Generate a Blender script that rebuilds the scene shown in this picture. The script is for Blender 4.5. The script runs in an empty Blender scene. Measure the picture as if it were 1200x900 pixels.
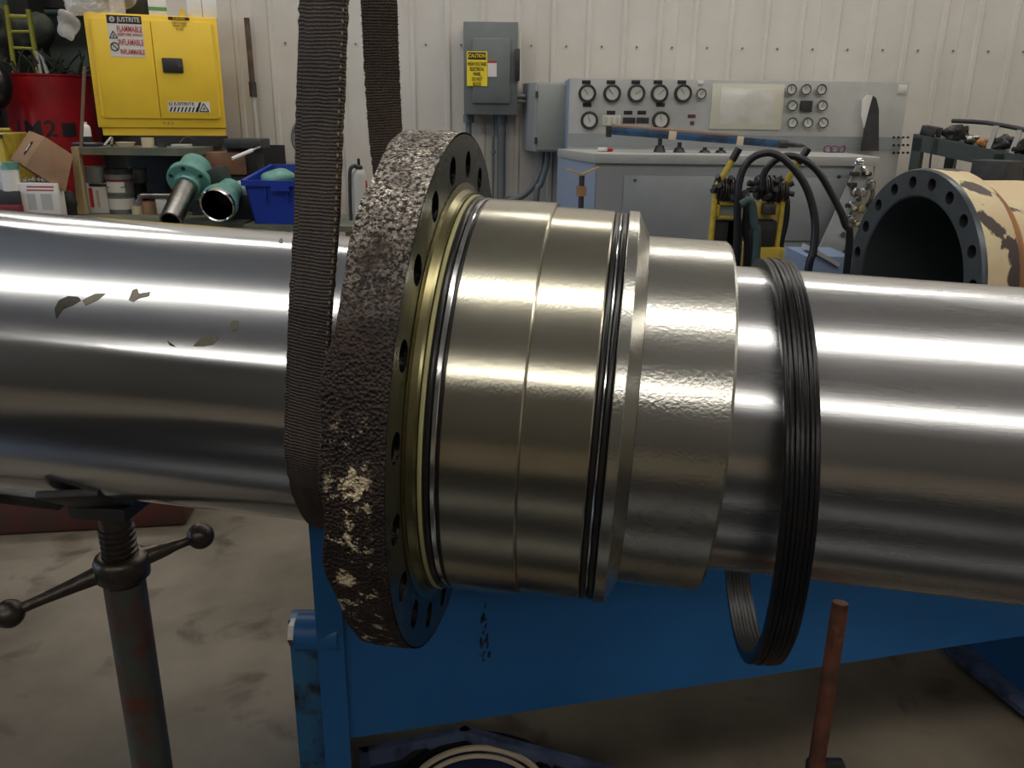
import bpy, bmesh, math, random
from mathutils import Vector, Matrix, noise
random.seed(7)
S = bpy.context.scene
COL = S.collection
PI = math.pi
R_ = math.radians

# ------------------------------------------------------------------ camera
F = 970.0
pitch, roll = R_(18), math.atan(30/2500)
FW = Vector((0, math.cos(pitch), -math.sin(pitch)))
UP0 = Vector((0, math.sin(pitch), math.cos(pitch)))
RT = Vector((1, 0, 0))*math.cos(roll) + UP0*math.sin(roll)
UP = UP0*math.cos(roll) - Vector((1, 0, 0))*math.sin(roll)
CAM = Vector((0, 0, 1.5))
cd = bpy.data.cameras.new('camera'); cam = bpy.data.objects.new('camera', cd); COL.objects.link(cam)
cd.sensor_width = 36; cd.lens = 36*F/1200; cd.clip_start = .02
m = Matrix((RT, UP, -FW)).transposed().to_4x4(); m.translation = CAM
cam.matrix_world = m
S.camera = cam

# ------------------------------------------------------------------ world, lamps, exposure
S.view_settings.view_transform = 'Standard'; S.view_settings.look = 'None'
S.view_settings.gamma = 1; S.view_settings.use_curve_mapping = False
S.view_settings.exposure = 0.08
w = bpy.data.worlds.new('world'); S.world = w; w.use_nodes = True
w.node_tree.nodes['Background'].inputs[0].default_value = (.55, .6, .7, 1)
w.node_tree.nodes['Background'].inputs[1].default_value = .3

def area(name, loc, rot, sx, sy, power, col):
    l = bpy.data.lights.new(name, 'AREA'); l.shape = 'RECTANGLE'; l.size = sx; l.size_y = sy
    l.energy = power; l.color = col
    o = bpy.data.objects.new(name, l); COL.objects.link(o); o.location = loc; o.rotation_euler = rot
    return o
WARM = (1, .95, .88)
LAMPS = []                                   # (x, y, z, length, width, power)
for x in (-4.6, -1.1, 2.4, 5.9):
    LAMPS.append((x, .25, 4.95, 3.2, .50, 34))
for x in (-2.0, 1.6, 5.2):
    LAMPS.append((x, 4.75, 4.3, 3.2, .20, 38))
for x in (-4.2, -.6, 3.0):
    LAMPS.append((x, -5.2, 4.95, 3.2, .12, 48))
for L in LAMPS:
    area('lamp_light', (L[0], L[1], L[2]-.02), (0, 0, 0), L[3], L[4], L[5], WARM)
    if L[1] < 1: area('added_ceiling_fill', (L[0], L[1], L[2]+.12), (PI, 0, 0), L[3], L[4], 25, WARM)  # added upward lights, brighten the ceiling that the rod reflects
area('added_bay_fill', (-4.6, 8.6, 4.8), (0, 0, 0), 1.6, .4, 45, WARM)  # added fill that lifts the dark bay at far left
# daylight through the big door on the left
area('daylight', (-6.9, 1.8, 2.2), (0, -PI/2, 0), 3.4, 3.6, 70, (.55, .72, 1))

# ------------------------------------------------------------------ helpers
MATS = {}
def mat(name, col, rough=.5, metal=0, col2=None, scale=8, mix=(.4, .6), bump=0, bscale=None, spec=None,
        aniso=0, rough2=None, detail=4, stretch=None, alpha=None, emit=0, coat=0, bdist=.01):
    if name in MATS: return MATS[name]
    m = bpy.data.materials.new(name); m.use_nodes = True; MATS[name] = m
    nt = m.node_tree; N = nt.nodes; L = nt.links; b = N['Principled BSDF']
    b.inputs['Base Color'].default_value = (*col, 1); b.inputs['Roughness'].default_value = rough
    b.inputs['Metallic'].default_value = metal
    if spec is not None: b.inputs['Specular IOR Level'].default_value = spec
    if coat: b.inputs['Coat Weight'].default_value = coat; b.inputs['Coat Roughness'].default_value = .15
    if alpha is not None: b.inputs['Alpha'].default_value = alpha
    if emit: b.inputs['Emission Color'].default_value = (*col, 1); b.inputs['Emission Strength'].default_value = emit
    tc = N.new('ShaderNodeTexCoord'); vec = tc.outputs['Object']
    if stretch:
        mp = N.new('ShaderNodeMapping'); mp.inputs['Scale'].default_value = stretch
        L.new(vec, mp.inputs['Vector']); vec = mp.outputs['Vector']
    if col2 is not None or rough2 is not None:
        n = N.new('ShaderNodeTexNoise'); n.inputs['Scale'].default_value = scale; n.inputs['Detail'].default_value = detail
        n.inputs['Roughness'].default_value = .65
        L.new(vec, n.inputs['Vector'])
        mr = N.new('ShaderNodeMapRange'); mr.inputs[1].default_value = mix[0]; mr.inputs[2].default_value = mix[1]
        L.new(n.outputs['Fac'], mr.inputs[0])
        if col2 is not None:
            mx = N.new('ShaderNodeMix'); mx.data_type = 'RGBA'
            mx.inputs[6].default_value = (*col, 1); mx.inputs[7].default_value = (*col2, 1)
            L.new(mr.outputs[0], mx.inputs[0]); L.new(mx.outputs[2], b.inputs['Base Color'])
        if rough2 is not None:
            m2 = N.new('ShaderNodeMapRange'); m2.inputs[3].default_value = rough; m2.inputs[4].default_value = rough2
            L.new(mr.outputs[0], m2.inputs[0]); L.new(m2.outputs[0], b.inputs['Roughness'])
    if bump:
        n = N.new('ShaderNodeTexNoise'); n.inputs['Scale'].default_value = bscale or scale*3; n.inputs['Detail'].default_value = 5
        L.new(vec, n.inputs['Vector'])
        bp = N.new('ShaderNodeBump'); bp.inputs['Strength'].default_value = bump; bp.inputs['Distance'].default_value = bdist
        L.new(n.outputs['Fac'], bp.inputs['Height']); L.new(bp.outputs[0], b.inputs['Normal'])
    if aniso:
        b.inputs['Anisotropic'].default_value = aniso
        t = N.new('ShaderNodeTangent'); t.direction_type = 'RADIAL'; t.axis = 'Z'
        L.new(t.outputs[0], b.inputs['Tangent']); b.inputs['Anisotropic Rotation'].default_value = .25
    return m

MW = {}                                       # world matrix of every object made here
def _finish(me, angle=40):
    for p in me.polygons: p.use_smooth = True
    me.set_sharp_from_angle(angle=R_(angle))

def obj(name, bm, material, parent=None, label=None, cat=None, group=None, kind=None, local=False, angle=40):
    """one mesh object; bm is in world coordinates (or the parent's local ones with local=True)"""
    me = bpy.data.meshes.new(name)
    if isinstance(bm, bpy.types.Mesh): me = bm
    else:
        bmesh.ops.recalc_face_normals(bm, faces=bm.faces[:]) if not getattr(bm, 'tag_open', False) else None
        bm.to_mesh(me); bm.free()
    for mm in (material if isinstance(material, (list, tuple)) else [material]): me.materials.append(mm)
    o = bpy.data.objects.new(name, me); COL.objects.link(o)
    if parent is not None:
        o.parent = parent
        if not local: me.transform(MW[parent].inverted())
        MW[o] = MW[parent]
    else:
        if not local:
            xs = [v.co.x for v in me.vertices]; ys = [v.co.y for v in me.vertices]; zs = [v.co.z for v in me.vertices]
            c = Vector(((min(xs)+max(xs))/2, (min(ys)+max(ys))/2, min(zs)))
            me.transform(Matrix.Translation(-c)); o.location = c; MW[o] = Matrix.Translation(c)
    _finish(me, angle)
    tag(o, label, cat, group, kind)
    return o
def tag(o, label=None, cat=None, group=None, kind=None):
    if label: o['label'] = label
    if cat: o['category'] = cat
    if group: o['group'] = group
    if kind: o['kind'] = kind
    return o  # skin tinted blue for the daylight falling from the left
def thing(name, loc, label, cat, group=None, matrix=None):
    o = bpy.data.objects.new(name, None); COL.objects.link(o); o.empty_display_size = .1
    if matrix is None: matrix = Matrix.Translation(Vector(loc))
    o.matrix_world = matrix; MW[o] = matrix.copy()
    return tag(o, label, cat, group)
def struct(name, bm, m, parent=None, kind='structure'):
    return obj(name, bm, m, parent, kind=kind if parent is None else None)
def clone(o, delta, parent=None, label=None):
    c = o.copy(); COL.objects.link(c)
    if parent is None: c.location = o.location + Vector(delta)
    else: c.parent = parent
    if label: c['label'] = label
    for ch in list(o.children): clone(ch, (0, 0, 0), c)
    return c

# pixel helpers used to find where things stand in the room
def ray(x, y): return FW + RT*((x-600)/F) - UP*((y-450)/F)
def Q(x, y, Y): q = ray(x, y); return CAM + q*(Y/q.y)
def QZ(x, y, Z): q = ray(x, y); return CAM + q*((Z-1.5)/q.z)

def BM(): return bmesh.new()
def box(bm, x0, x1, y0, y1, z0, z1, bev=0, seg=2, M=None):
    vs = [bm.verts.new((x, y, z)) for z in (z0, z1) for x, y in ((x0, y0), (x1, y0), (x1, y1), (x0, y1))]
    fs = [bm.faces.new([vs[i] for i in f]) for f in ((3, 2, 1, 0), (4, 5, 6, 7), (0, 1, 5, 4), (1, 2, 6, 5), (2, 3, 7, 6), (3, 0, 4, 7))]
    if bev:
        es = list({e for f in fs for e in f.edges})
        r = bmesh.ops.bevel(bm, geom=es, offset=bev, segments=seg, affect='EDGES', profile=.5)
        vs = list({v for f in r['faces'] for v in f.verts} | {v for v in vs if v.is_valid})
    if M is not None:
        for v in vs: v.co = M @ v.co
    return bm
def cbox(bm, c, sx, sy, sz, rz=0, bev=0, rot=None, seg=2):
    M = Matrix.Translation(Vector(c)) @ (rot.to_4x4() if rot is not None else Matrix.Rotation(rz, 4, 'Z'))
    return box(bm, -sx/2, sx/2, -sy/2, sy/2, -sz/2, sz/2, bev, seg, M)
def prism(bm, pts, vec, bev=0):
    """polygon pts (3D) extruded by vec"""
    vec = Vector(vec); a = [bm.verts.new(p) for p in pts]; b = [bm.verts.new(Vector(p)+vec) for p in pts]
    n = len(a); fs = [bm.faces.new(a[::-1]), bm.faces.new(b)]
    for i in range(n): fs.append(bm.faces.new((a[i], a[(i+1) % n], b[(i+1) % n], b[i])))
    if bev:
        bmesh.ops.bevel(bm, geom=list({e for f in fs for e in f.edges}), offset=bev, segments=2, affect='EDGES', profile=.5)
    return bm
def frame(d):
    d = Vector(d).normalized(); a = Vector((0, 0, 1)) if abs(d.z) < .95 else Vector((1, 0, 0))
    u = d.cross(a).normalized(); return u, u.cross(d)
def cyl(bm, p0, p1, r0, r1=None, seg=24, caps=True):
    p0, p1 = Vector(p0), Vector(p1); r1 = r0 if r1 is None else r1; u, v = frame(p1-p0)
    A = []; B = []
    for i in range(seg):
        a = 2*PI*i/seg; k = u*math.cos(a)+v*math.sin(a)
        A.append(bm.verts.new(p0+k*r0)); B.append(bm.verts.new(p1+k*r1))
    for i in range(seg): bm.faces.new((A[i], A[(i+1) % seg], B[(i+1) % seg], B[i]))
    if caps: bm.faces.new(A[::-1]); bm.faces.new(B)
    return bm
def lathe(bm, prof, p0=(0, 0, 0), d=(0, 0, 1), seg=32, closed=False):
    """prof: (r, s) pairs along axis d"""
    p0 = Vector(p0); d = Vector(d).normalized(); u, v = frame(d); rings = []
    for r, s in prof:
        if r < 1e-6: rings.append([bm.verts.new(p0+d*s)])
        else: rings.append([bm.verts.new(p0+d*s+(u*math.cos(2*PI*i/seg)+v*math.sin(2*PI*i/seg))*r) for i in range(seg)])
    pr = list(zip(rings, rings[1:]))
    if closed: pr.append((rings[-1], rings[0]))
    for a, b in pr:
        for i in range(seg):
            j = (i+1) % seg
            if len(a) == 1 and len(b) == 1: continue
            if len(a) == 1: bm.faces.new((a[0], b[j], b[i]))
            elif len(b) == 1: bm.faces.new((a[i], a[j], b[0]))
            else: bm.faces.new((a[i], a[j], b[j], b[i]))
    return bm
def smooth_pts(pts, n=6):
    P = [Vector(p) for p in pts]; out = []
    for i in range(len(P)-1):
        p0 = P[max(i-1, 0)]; p1 = P[i]; p2 = P[i+1]; p3 = P[min(i+2, len(P)-1)]
        for k in range(n):
            t = k/n
            out.append(.5*((2*p1)+(p2-p0)*t+(2*p0-5*p1+4*p2-p3)*t*t+(3*p1-p0-3*p2+p3)*t**3))
    out.append(P[-1]); return out
def tube(bm, pts, r, seg=10, smooth=6, caps=True):
    P = smooth_pts(pts, smooth) if smooth else [Vector(p) for p in pts]
    rings = []; u = None
    for i, p in enumerate(P):
        d = (P[min(i+1, len(P)-1)]-P[max(i-1, 0)]).normalized()
        if u is None: u, v = frame(d)
        else: u = (u-d*u.dot(d)).normalized(); v = u.cross(d)
        rr = r(i/(len(P)-1)) if callable(r) else r
        rings.append([bm.verts.new(p+(u*math.cos(2*PI*k/seg)+v*math.sin(2*PI*k/seg))*rr) for k in range(seg)])
    for a, b in zip(rings, rings[1:]):
        for k in range(seg): bm.faces.new((a[k], a[(k+1) % seg], b[(k+1) % seg], b[k]))
    if caps: bm.faces.new(rings[0][::-1]); bm.faces.new(rings[-1])
    return bm
def ball(bm, c, r, sub=2, sx=1, sy=1, sz=1, nz=0, ns=3, seed=0):
    M = Matrix.Translation(Vector(c)) @ Matrix.Diagonal((sx, sy, sz, 1))
    g = bmesh.ops.create_icosphere(bm, subdivisions=sub, radius=r, matrix=M)
    if nz:
        for v in g['verts']:
            n = (v.co-Vector(c)); v.co += n.normalized()*nz*noise.noise(v.co*ns+Vector((seed, 0, 0)))
    return bm
def torus(bm, c, d, R, r, seg=48, rs=10):
    prof = [(R+r*math.cos(2*PI*i/rs), r*math.sin(2*PI*i/rs)) for i in range(rs)]
    return lathe(bm, prof, c, d, seg, closed=True)
def text(name, body, size, M, material, parent, width=None, depth=.0006, bend=None, spacing=1):
    """lettering: x right, y up in the plane of M"""
    cu = bpy.data.curves.new(name, 'FONT'); cu.body = body; cu.size = size; cu.extrude = depth; cu.align_x = 'CENTER'
    cu.align_y = 'CENTER'; cu.space_line = spacing; cu.resolution_u = 3; cu.offset = size*.012
    o = bpy.data.objects.new(name, cu); COL.objects.link(o)
    dg = bpy.context.evaluated_depsgraph_get()
    me = bpy.data.meshes.new_from_object(o.evaluated_get(dg)); bpy.data.objects.remove(o); me.name = name
    if width:
        xs = [v.co.x for v in me.vertices]; k = width/(max(xs)-min(xs)); me.transform(Matrix.Diagonal((k, 1, 1, 1)))
    if bend:
        for v in me.vertices: v.co = bend(v.co)
    else: me.transform(M)
    return obj(name, me, material, parent)
def facing(p, rz=0):      # matrix of a vertical sheet facing -y (towards the camera) at p
    return Matrix.Translation(Vector(p)) @ Matrix.Rotation(rz, 4, 'Z') @ Matrix.Rotation(PI/2, 4, 'X')

# ------------------------------------------------------------------ materials
M_ = dict(
 wall=mat('wall_paint', (.60, .57, .525), .45, 0, (.53, .50, .45), 2.2, (.35, .75), spec=.4, bump=.05, bscale=30),
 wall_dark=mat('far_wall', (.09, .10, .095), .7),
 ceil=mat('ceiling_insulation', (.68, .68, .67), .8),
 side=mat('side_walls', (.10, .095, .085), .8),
 steel=mat('turned_steel', (.66, .67, .68), .15, 1, (.59, .60, .62), 5, (.35, .7), aniso=.8, rough2=.22, stretch=(3.5, 3.5, .35)),
 rough_steel=mat('brushed_steel', (.70, .70, .71), .22, 1, (.63, .64, .66), 5, (.35, .7), aniso=.74, rough2=.33, stretch=(4, 4, .25), bump=.03, bscale=90, bdist=.001),
 gland=mat('oily_gland_steel', (.60, .575, .47), .19, 1, (.50, .47, .36), 2.0, (.35, .7), aniso=.7, rough2=.28, stretch=(1, 1, 2), bump=.12, bscale=200, bdist=.001),
 gland2=mat('pitted_gland_steel', (.66, .65, .60), .22, 1, (.58, .57, .51), 2.2, (.35, .7), aniso=.7, rough2=.32, stretch=(1, 1, 1), bump=.22, bscale=240, bdist=.0012),
 face=mat('oily_dark_face', (.10, .105, .085), .26, .85, (.16, .15, .10), 5, (.4, .7), rough2=.38),
 brass=mat('brass_tinted_steel', (.30, .27, .14), .26, 1),
 cream=mat('cream_wiper_ring', (.50, .48, .24), .4),
 rubber=mat('black_rubber', (.012, .012, .013), .28, 0, spec=.6),
 packing=mat('oily_packing', (.007, .007, .008), .30, 0, spec=.35, bump=.25, bscale=40, stretch=(1, 1, 4), bdist=.003),
 black=mat('black_paint', (.018, .019, .02), .5, 0, (.04, .04, .04), 6),
 dark=mat('dark_grimy_metal', (.035, .035, .037), .45, .6, (.08, .075, .07), 9, bump=.2, bscale=40),
 jack=mat('worn_jack_steel', (.085, .072, .062), .38, .8, (.16, .135, .11), 14, (.45, .75), bump=.25, bscale=50),
 jackpipe=mat('rusty_painted_pipe', (.075, .085, .075), .5, .15, (.115, .045, .03), 7, (.50, .60), bump=.25, bscale=45),
 rust=mat('rusty_brown', (.20, .065, .028), .6, .2, (.045, .03, .025), 12, (.45, .7), bump=.4, bscale=60),
 blue=mat('blue_machine_paint', (.018, .115, .31), .42, 0, (.022, .135, .36), 3, (.35, .7), spec=.45),
 bluedirty=mat('oily_blue_paint', (.03, .13, .25), .35, 0, (.022, .024, .024), 9, (.5, .62), bump=.3, bscale=40),
 bluedark=mat('worn_dark_blue', (.016, .028, .075), .35, 0, (.07, .085, .14), 9, (.55, .72)),
 bluetape=mat('blue_grey_worn_edge', (.10, .13, .22), .3, 0, (.03, .04, .08), 12, (.45, .65)),
 yellow=mat('cabinet_yellow', (.90, .61, .045), .38, 0, (.86, .57, .04), 3),
 yellow2=mat('cart_yellow', (.55, .40, .05), .45, 0, (.34, .25, .04), 20, (.5, .7)),
 red=mat('drum_red', (.42, .012, .018), .32, 0, (.28, .010, .014), 3),
 white=mat('white_plastic', (.75, .74, .70), .45),
 paper=mat('white_label', (.70, .67, .62), .6),
 redink=mat('red_ink', (.45, .04, .05), .6),
 blackink=mat('black_ink', (.015, .015, .015), .6),
 greyp=mat('panel_grey', (.155, .175, .17), .45, 0, (.13, .15, .145), 5),
 greyc=mat('console_grey', (.42, .425, .405), .42, 0, (.37, .375, .36), 4),
 greyd=mat('console_body_grey', (.30, .32, .325), .45, 0, (.265, .285, .29), 3),
 greyb=mat('console_side_daylight_tint', (.26, .33, .46), .45),  # cool daylight on the console's left sides, painted in as blue-grey
 conduit=mat('grey_conduit', (.15, .17, .18), .45, .2),
 card=mat('cardboard', (.38, .22, .12), .8, 0, (.32, .18, .095), 5),
 card2=mat('brown_cardboard', (.20, .10, .065), .8, 0, (.26, .13, .07), 12),
 wood=mat('pale_timber', (.42, .32, .17), .7, 0, (.34, .25, .12), 6, stretch=(4, 4, .6)),
 greenwood=mat('green_grimy_board', (.10, .12, .085), .6, 0, (.16, .15, .10), 8),
 teal=mat('teal_paint', (.14, .34, .29), .4, 0, (.10, .26, .22), 10),
 pipe=mat('bare_pipe', (.42, .41, .39), .28, 1, (.25, .24, .22), 9),
 chrome=mat('chrome', (.75, .75, .74), .12, 1),
 bin=mat('blue_bin_plastic', (.012, .045, .36), .35, 0, (.010, .035, .29), 4),
 tan=mat('cream_seal', (.62, .52, .36), .45),
 brown=mat('dark_brown_cylinder', (.06, .032, .026), .5, 0, (.09, .026, .022), 5),
 cangrey=mat('can_grey', (.20, .20, .185), .45, .4),
 palegrey=mat('pale_grey', (.45, .45, .42), .5),
 purple=mat('purple_ink', (.18, .10, .16), .6),
 shelfdark=mat('dark_shelf', (.018, .018, .016), .7),
 gunge=mat('dark_greenery', (.022, .028, .02), .8, 0, (.05, .055, .035), 9),
)

def floor_mat():
    m = bpy.data.materials.new('concrete'); m.use_nodes = True; nt = m.node_tree; N = nt.nodes; L = nt.links; b = N['Principled BSDF']
    tc = N.new('ShaderNodeTexCoord')
    n1 = N.new('ShaderNodeTexNoise'); n1.inputs['Scale'].default_value = 1.6; n1.inputs['Detail'].default_value = 9; n1.inputs['Roughness'].default_value = .62
    r1 = N.new('ShaderNodeValToRGB'); e = r1.color_ramp.elements
    e[0].position = .34; e[0].color = (.095, .079, .057, 1); e[1].position = .66; e[1].color = (.200, .170, .128, 1)
    n2 = N.new('ShaderNodeTexNoise'); n2.inputs['Scale'].default_value = 5.5; n2.inputs['Detail'].default_value = 5; n2.inputs['Distortion'].default_value = .4
    r2 = N.new('ShaderNodeValToRGB'); e = r2.color_ramp.elements
    e[0].position = .60; e[0].color = (1, 1, 1, 1); e[1].position = .72; e[1].color = (.36, .32, .28, 1)
    mx = N.new('ShaderNodeMix'); mx.data_type = 'RGBA'; mx.blend_type = 'MULTIPLY'; mx.inputs[0].default_value = .8
    L.new(tc.outputs['Object'], n1.inputs['Vector']); L.new(tc.outputs['Object'], n2.inputs['Vector'])
    L.new(n1.outputs['Fac'], r1.inputs[0]); L.new(n2.outputs['Fac'], r2.inputs[0])
    L.new(r1.outputs[0], mx.inputs[6]); L.new(r2.outputs[0], mx.inputs[7]); L.new(mx.outputs[2], b.inputs['Base Color'])
    b.inputs['Roughness'].default_value = .55; b.inputs['Specular IOR Level'].default_value = .3
    bp = N.new('ShaderNodeBump'); bp.inputs['Strength'].default_value = .15; bp.inputs['Distance'].default_value = .01
    L.new(n1.outputs['Fac'], bp.inputs['Height']); L.new(bp.outputs[0], b.inputs['Normal'])
    return m

def flange_mat():
    """greasy scaled outer face: dark brown, flakes of cream paint low on the near side"""
    m = bpy.data.materials.new('greasy_rusty_flange'); m.use_nodes = True; nt = m.node_tree; N = nt.nodes; L = nt.links; b = N['Principled BSDF']
    tc = N.new('ShaderNodeTexCoord'); V = tc.outputs['Object']
    def noi(sc, det=5, rg=.6):
        n = N.new('ShaderNodeTexNoise'); n.inputs['Scale'].default_value = sc; n.inputs['Detail'].default_value = det
        n.inputs['Roughness'].default_value = rg; L.new(V, n.inputs['Vector']); return n.outputs['Fac']
    def mr(x, a, c, lo=0, hi=1):
        q = N.new('ShaderNodeMapRange'); q.inputs[1].default_value = a; q.inputs[2].default_value = c
        q.inputs[3].default_value = lo; q.inputs[4].default_value = hi; L.new(x, q.inputs[0]); return q.outputs[0]
    def mul(a, c, op='MULTIPLY'):
        q = N.new('ShaderNodeMath'); q.operation = op; L.new(a, q.inputs[0]); L.new(c, q.inputs[1]); return q.outputs[0]
    sep = N.new('ShaderNodeSeparateXYZ'); L.new(V, sep.inputs[0])
    # local frame: X points at the camera, Y up, Z along the shaft
    band = mul(mr(sep.outputs['Y'], -.30, -.24), mr(sep.outputs['Y'], .09, .0))
    near = mr(sep.outputs['X'], .05, .15)
    zb = mul(mr(sep.outputs['Z'], -.155, -.145), mr(sep.outputs['Z'], -.098, -.108))
    streak = noi(38, 6, .8)
    flake = mul(mul(mul(band, near), zb), mr(streak, .55, .57))
    n1 = noi(26)
    r1 = N.new('ShaderNodeValToRGB'); e = r1.color_ramp.elements
    e[0].position = .35; e[0].color = (.012, .007, .005, 1); e[1].position = .68; e[1].color = (.044, .025, .017, 1)
    L.new(n1, r1.inputs[0])
    mx = N.new('ShaderNodeMix'); mx.data_type = 'RGBA'; mx.inputs[7].default_value = (.85, .70, .46, 1)
    L.new(flake, mx.inputs[0]); L.new(r1.outputs[0], mx.inputs[6])
    wet_glint = mul(mul(mr(sep.outputs['Y'], .17, .31), mr(noi(14), .30, .52)), mr(noi(190, 3, .7), .45, .56))         # overhead glitter painted pale over greasy bare steel on the rim top
    m3 = N.new('ShaderNodeMix'); m3.data_type = 'RGBA'; m3.inputs[7].default_value = (.60, .55, .47, 1)
    L.new(wet_glint, m3.inputs[0]); L.new(mx.outputs[2], m3.inputs[6]); L.new(m3.outputs[2], b.inputs['Base Color'])
    L.new(mr(wet_glint, 0, 1, .62, .16), b.inputs['Roughness'])
    b.inputs['Specular IOR Level'].default_value = .4
    L.new(mr(wet_glint, 0, 1, .1, .9), b.inputs['Metallic'])
    vo = N.new('ShaderNodeTexVoronoi'); vo.inputs['Scale'].default_value = 230; L.new(V, vo.inputs['Vector'])
    bp = N.new('ShaderNodeBump'); bp.inputs['Strength'].default_value = .9; bp.inputs['Distance'].default_value = .003
    hh = mul(noi(170, 3), mr(vo.outputs['Distance'], 0, .8), 'ADD')
    L.new(hh, bp.inputs['Height']); L.new(bp.outputs[0], b.inputs['Normal'])
    return m

def strap_mat():
    m = bpy.data.materials.new('grimy_woven_webbing'); m.use_nodes = True; nt = m.node_tree; N = nt.nodes; L = nt.links; b = N['Principled BSDF']
    uv = N.new('ShaderNodeUVMap'); uv.uv_map = 'UVMap'
    sep = N.new('ShaderNodeSeparateXYZ'); L.new(uv.outputs[0], sep.inputs[0])
    nz = N.new('ShaderNodeTexNoise'); nz.inputs['Scale'].default_value = 30; nz.inputs['Detail'].default_value = 5; L.new(uv.outputs[0], nz.inputs['Vector'])
    n2 = N.new('ShaderNodeTexNoise'); n2.inputs['Scale'].default_value = 5; n2.inputs['Detail'].default_value = 4; L.new(uv.outputs[0], n2.inputs['Vector'])
    def wave(sock, k, d=0.0):
        a = N.new('ShaderNodeMath'); a.operation = 'MULTIPLY'; a.inputs[1].default_value = k; L.new(sock, a.inputs[0])
        c = N.new('ShaderNodeMath'); c.operation = 'MULTIPLY_ADD'; c.inputs[1].default_value = d; L.new(nz.outputs['Fac'], c.inputs[0]); L.new(a.outputs[0], c.inputs[2])
        s = N.new('ShaderNodeMath'); s.operation = 'SINE'; L.new(c.outputs[0], s.inputs[0]); return s.outputs[0]
    wv = wave(sep.outputs['Y'], 2*PI/.0042, 8); wu = wave(sep.outputs['X'], 2*PI/.0030, 3)
    ad = N.new('ShaderNodeMath'); ad.operation = 'MULTIPLY_ADD'; ad.inputs[1].default_value = .6; L.new(wu, ad.inputs[0]); L.new(wv, ad.inputs[2])
    mr = N.new('ShaderNodeMapRange'); mr.inputs[1].default_value = -1.6; mr.inputs[2].default_value = 1.6; L.new(ad.outputs[0], mr.inputs[0])
    r = N.new('ShaderNodeValToRGB'); e = r.color_ramp.elements
    e[0].position = .1; e[0].color = (.028, .021, .016, 1); e[1].position = .95; e[1].color = (.078, .058, .042, 1); L.new(mr.outputs[0], r.inputs[0])
    mx = N.new('ShaderNodeMix'); mx.data_type = 'RGBA'; mx.blend_type = 'MULTIPLY'; mx.inputs[0].default_value = 1
    r2 = N.new('ShaderNodeValToRGB'); e = r2.color_ramp.elements
    e[0].position = .3; e[0].color = (.6, .55, .5, 1); e[1].position = .7; e[1].color = (1.15, 1.0, .85, 1); L.new(n2.outputs['Fac'], r2.inputs[0])
    L.new(r.outputs[0], mx.inputs[6]); L.new(r2.outputs[0], mx.inputs[7]); L.new(mx.outputs[2], b.inputs['Base Color'])
    b.inputs['Roughness'].default_value = .62
    bp = N.new('ShaderNodeBump'); bp.inputs['Strength'].default_value = .45; bp.inputs['Distance'].default_value = .0015
    L.new(ad.outputs[0], bp.inputs['Height']); L.new(bp.outputs[0], b.inputs['Normal'])
    return m

def peeling_mat():
    m = mat('peeling_cream_paint', (.70, .54, .33), .5, 0, (.74, .66, .36), 2.2, (.45, .6))
    nt = m.node_tree; N = nt.nodes; L = nt.links; b = N['Principled BSDF']
    old = b.inputs['Base Color'].links[0].from_socket
    tc = N.new('ShaderNodeTexCoord'); n = N.new('ShaderNodeTexNoise'); n.inputs['Scale'].default_value = 4.2; n.inputs['Detail'].default_value = 7
    n.inputs['Distortion'].default_value = .6
    L.new(tc.outputs['Object'], n.inputs['Vector'])
    r = N.new('ShaderNodeMapRange'); r.inputs[1].default_value = .52; r.inputs[2].default_value = .545; L.new(n.outputs['Fac'], r.inputs[0])
    mx = N.new('ShaderNodeMix'); mx.data_type = 'RGBA'; mx.inputs[7].default_value = (.07, .045, .04, 1)
    L.new(r.outputs[0], mx.inputs[0]); L.new(old, mx.inputs[6]); L.new(mx.outputs[2], b.inputs['Base Color'])
    return m
M_['floor'] = floor_mat(); M_['flange'] = flange_mat(); M_['strap'] = strap_mat(); M_['peel'] = peeling_mat()
bagm = mat('clear_plastic_bag', (.80, .78, .74), .14, 0, alpha=.36)

# ------------------------------------------------------------------ structure
YW = 5.8; XL = -2.62
struct('floor', box(BM(), -7, 7, -8, 11, -.1, 0), M_['floor'])
struct('ceiling', box(BM(), -7, 7, -8, 11, 5.4, 5.5), M_['ceil'])
wb = struct('wall_back', box(BM(), XL, 7, YW+.02, YW+.2, 0, 5.4), M_['wall'])
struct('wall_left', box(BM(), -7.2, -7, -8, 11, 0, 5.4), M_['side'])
struct('wall_right', box(BM(), 7, 7.2, -8, 11, 0, 5.4), M_['wall'])
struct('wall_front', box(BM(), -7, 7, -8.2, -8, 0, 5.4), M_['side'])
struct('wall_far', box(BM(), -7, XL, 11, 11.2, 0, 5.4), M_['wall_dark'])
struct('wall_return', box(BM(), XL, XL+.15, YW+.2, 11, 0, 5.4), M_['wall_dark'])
# ribbed steel cladding: each sheet has four ribs
def sheet_bm(w=.916, h=5.36, pitch=.229):
    bm = BM(); prof = [(0, 0)]
    for i in range(4):
        x = pitch*i+.09
        prof += [(x, 0), (x+.012, -.013), (x+.034, -.013), (x+.046, 0)]
    prof.append((w-.001, 0))
    f = [(x, y) for x, y in prof]; bk = [(x, y+.004) for x, y in prof][::-1]
    pts = [Vector((x, y, .02)) for x, y in f+bk]
    prism(bm, pts, (0, 0, h)); return bm
sheet = None; x = XL
while x < 6.9:
    if sheet is None:
        bm = sheet_bm()
        for v in bm.verts: v.co += Vector((x, YW+.012, 0))
        sheet = obj('wall_panel', bm, M_['wall'], wb, angle=20); x0s = x
    else:
        c = sheet.copy(); COL.objects.link(c); c.parent = wb; c.location = (x-x0s, 0, 0)
    x += .916
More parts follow.
